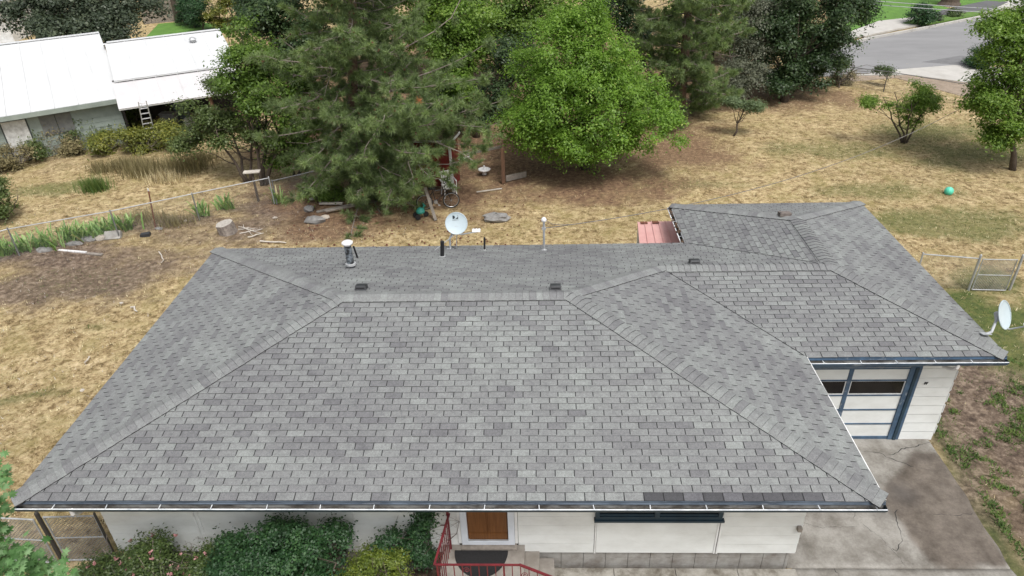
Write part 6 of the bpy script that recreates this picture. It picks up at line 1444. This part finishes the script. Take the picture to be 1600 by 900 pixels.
cover('green_weeds', 30000, (16.5, 20.5, -2, 9), lambda x, y: free(x, y)*((fbm(x, y, 2.5) > .60)+(x < np.interp(y, [q[1] for q in drive_rights[::-1]]+[7], [q[0]+.45 for q in drive_rights[::-1]]+[18.0]))*(fbm(x, y, 1.8) > .40))*(.25+.75*(vnoise(x, y, 6.5) > .45)), .10, .016, M['turf'], 404, 'small green weeds in the bare soil right of the driveway')
cover('twig_litter', 26000, (-14, 4, 4, 18), lambda x, y: free(x, y)*field(DIRT, x, y)*(vnoise(x, y, 1.7) > .38), .11, .007, pm('brown_twigs', (.15, .10, .075), (.06, .04, .032), 9, .95), 405, 'brown twigs and dead weeds littering the bare soil on the left', 2)
cover('pale_litter', 5000, (-14, 4, 4, 18), lambda x, y: free(x, y)*(fbm(x, y, 1.5) > .5)*.6, .10, .008, M['bone'], 406, 'pale dry stalks scattered over the left yard', 1)
cover('pine_litter', 60000, (-8, 24, 11, 30), lambda x, y: free(x, y)*np.maximum(field(NEEDLE_SHADE, x, y), field(DIRT, x, y)*.6)*.8, .05, .010, pm('fallen_needles', (.24, .145, .085), (.10, .06, .038), 9, .95), 403, 'fallen brown needles and leaves under the trees')

# ------------------------------------------------------------------ far top-left house and wooden fence
fh_ = empty('neighbour_house', (*g2(-40, 60), GZ), 'pale grey neighbouring house cut by the top left corner', 'house')
a = Vector((*g2(24, 66), GZ)); u_ = Vector((-1, -.12, 0)).normalized(); v_ = Vector((-u_.y, u_.x, 0)); v_ = v_ if v_.y > 0 else -v_
for i in range(14):
    k = MB(); k.obox(a+u_*5+Vector((0, 0, .15+i*.2)), u_*5, v_*.05, (0, 0, .096)); k.build('siding_board', M['white_trim'], fh_)
k = MB(); k.obox(a+u_*5+v_*4+Vector((0, 0, 1.4)), u_*4.95, v_*3.9, (0, 0, 1.4)); k.build('wall', M['white_trim'], fh_)
k = MB(); k.obox(a+u_*5+v_*3.6+Vector((0, 0, 3.0)), u_*5.4, v_*4.6, (0, 0, .12)); k.build('roof', M['galv'], fh_)
k = MB(); k.obox(a+u_*5-v_*.6+Vector((0, 0, .03)), u_*5, v_*.55, (0, 0, .04)); k.build('foundation', M['walk'], fh_)
wf = empty('wooden_fence', (*g2(270, 36), GZ), 'weathered grey board fence behind the neighbour lawn', 'fence')
a, b_ = Vector((*g2(225, 38), GZ)), Vector((*g2(288, 32), GZ)); n_ = 22
for i in range(n_):
    q = a.lerp(b_, (i+.5)/n_); k = MB(); d = (b_-a)/n_; k.obox(q+Vector((0, 0, .9)), d*.46, d.normalized().cross(Vector((0, 0, 1)))*.012, (0, 0, .9+rnd.uniform(-.02, .02))); k.build('board', M['grey_wood'], wf)
k = MB(); k.obox((a+b_)/2+Vector((0, .05, 1.4)), (b_-a)/2, (0, .03, 0), (0, 0, .04)); k.build('rail', M['grey_wood'], wf)
k = MB(); q = Vector((*g2(279, 36), GZ)); k.tube([q, q+Vector((.05, 0, 2)), q+Vector((0, 0, 5))], [.28, .24, .18], 10); k.tube([q+Vector((0, 0, 2.2)), q+Vector((.9, .3, 4))], [.1, .05], 6); tag(k.build('tree_trunk', M['bark']), 'thick brown trunk beside the board fence', 'tree')
k = MB(); q = Vector((*g2(1483, 8), GZ)); k.tube([q, q+Vector((0, 0, .3)), q+Vector((.1, 0, 3)), q+Vector((.1, 0, 7))], [.95, .7, .55, .4], 12); k.tube([q+Vector((0, 0, 3)), q+Vector((1.5, 0, 6))], [.25, .12], 6); tag(k.build('tree_trunk', M['bark']), 'massive trunk on the lawn across the street at the top edge', 'tree')
# utility line crossing the top right corner
a, b_ = atd(1385, -8, 47), atd(1575, 24, 40)
for i, dz_ in enumerate((0, .22)):
    k = MB(); k.tube(sagline(a+Vector((-12, 3, dz_+.4)), b_+Vector((6, -2, dz_)), .3, 14), .022, 5); tag(k.build('power_line', M['galv']), ['lower grey power line over the street', 'upper grey power line over the street'][i], 'power line')
print('objects', len(bpy.data.objects), 'singles', singles, 'caps', capcount, 'tris', sum(len(o.data.loops)-2*len(o.data.polygons) for o in bpy.data.objects if o.type == 'MESH'))
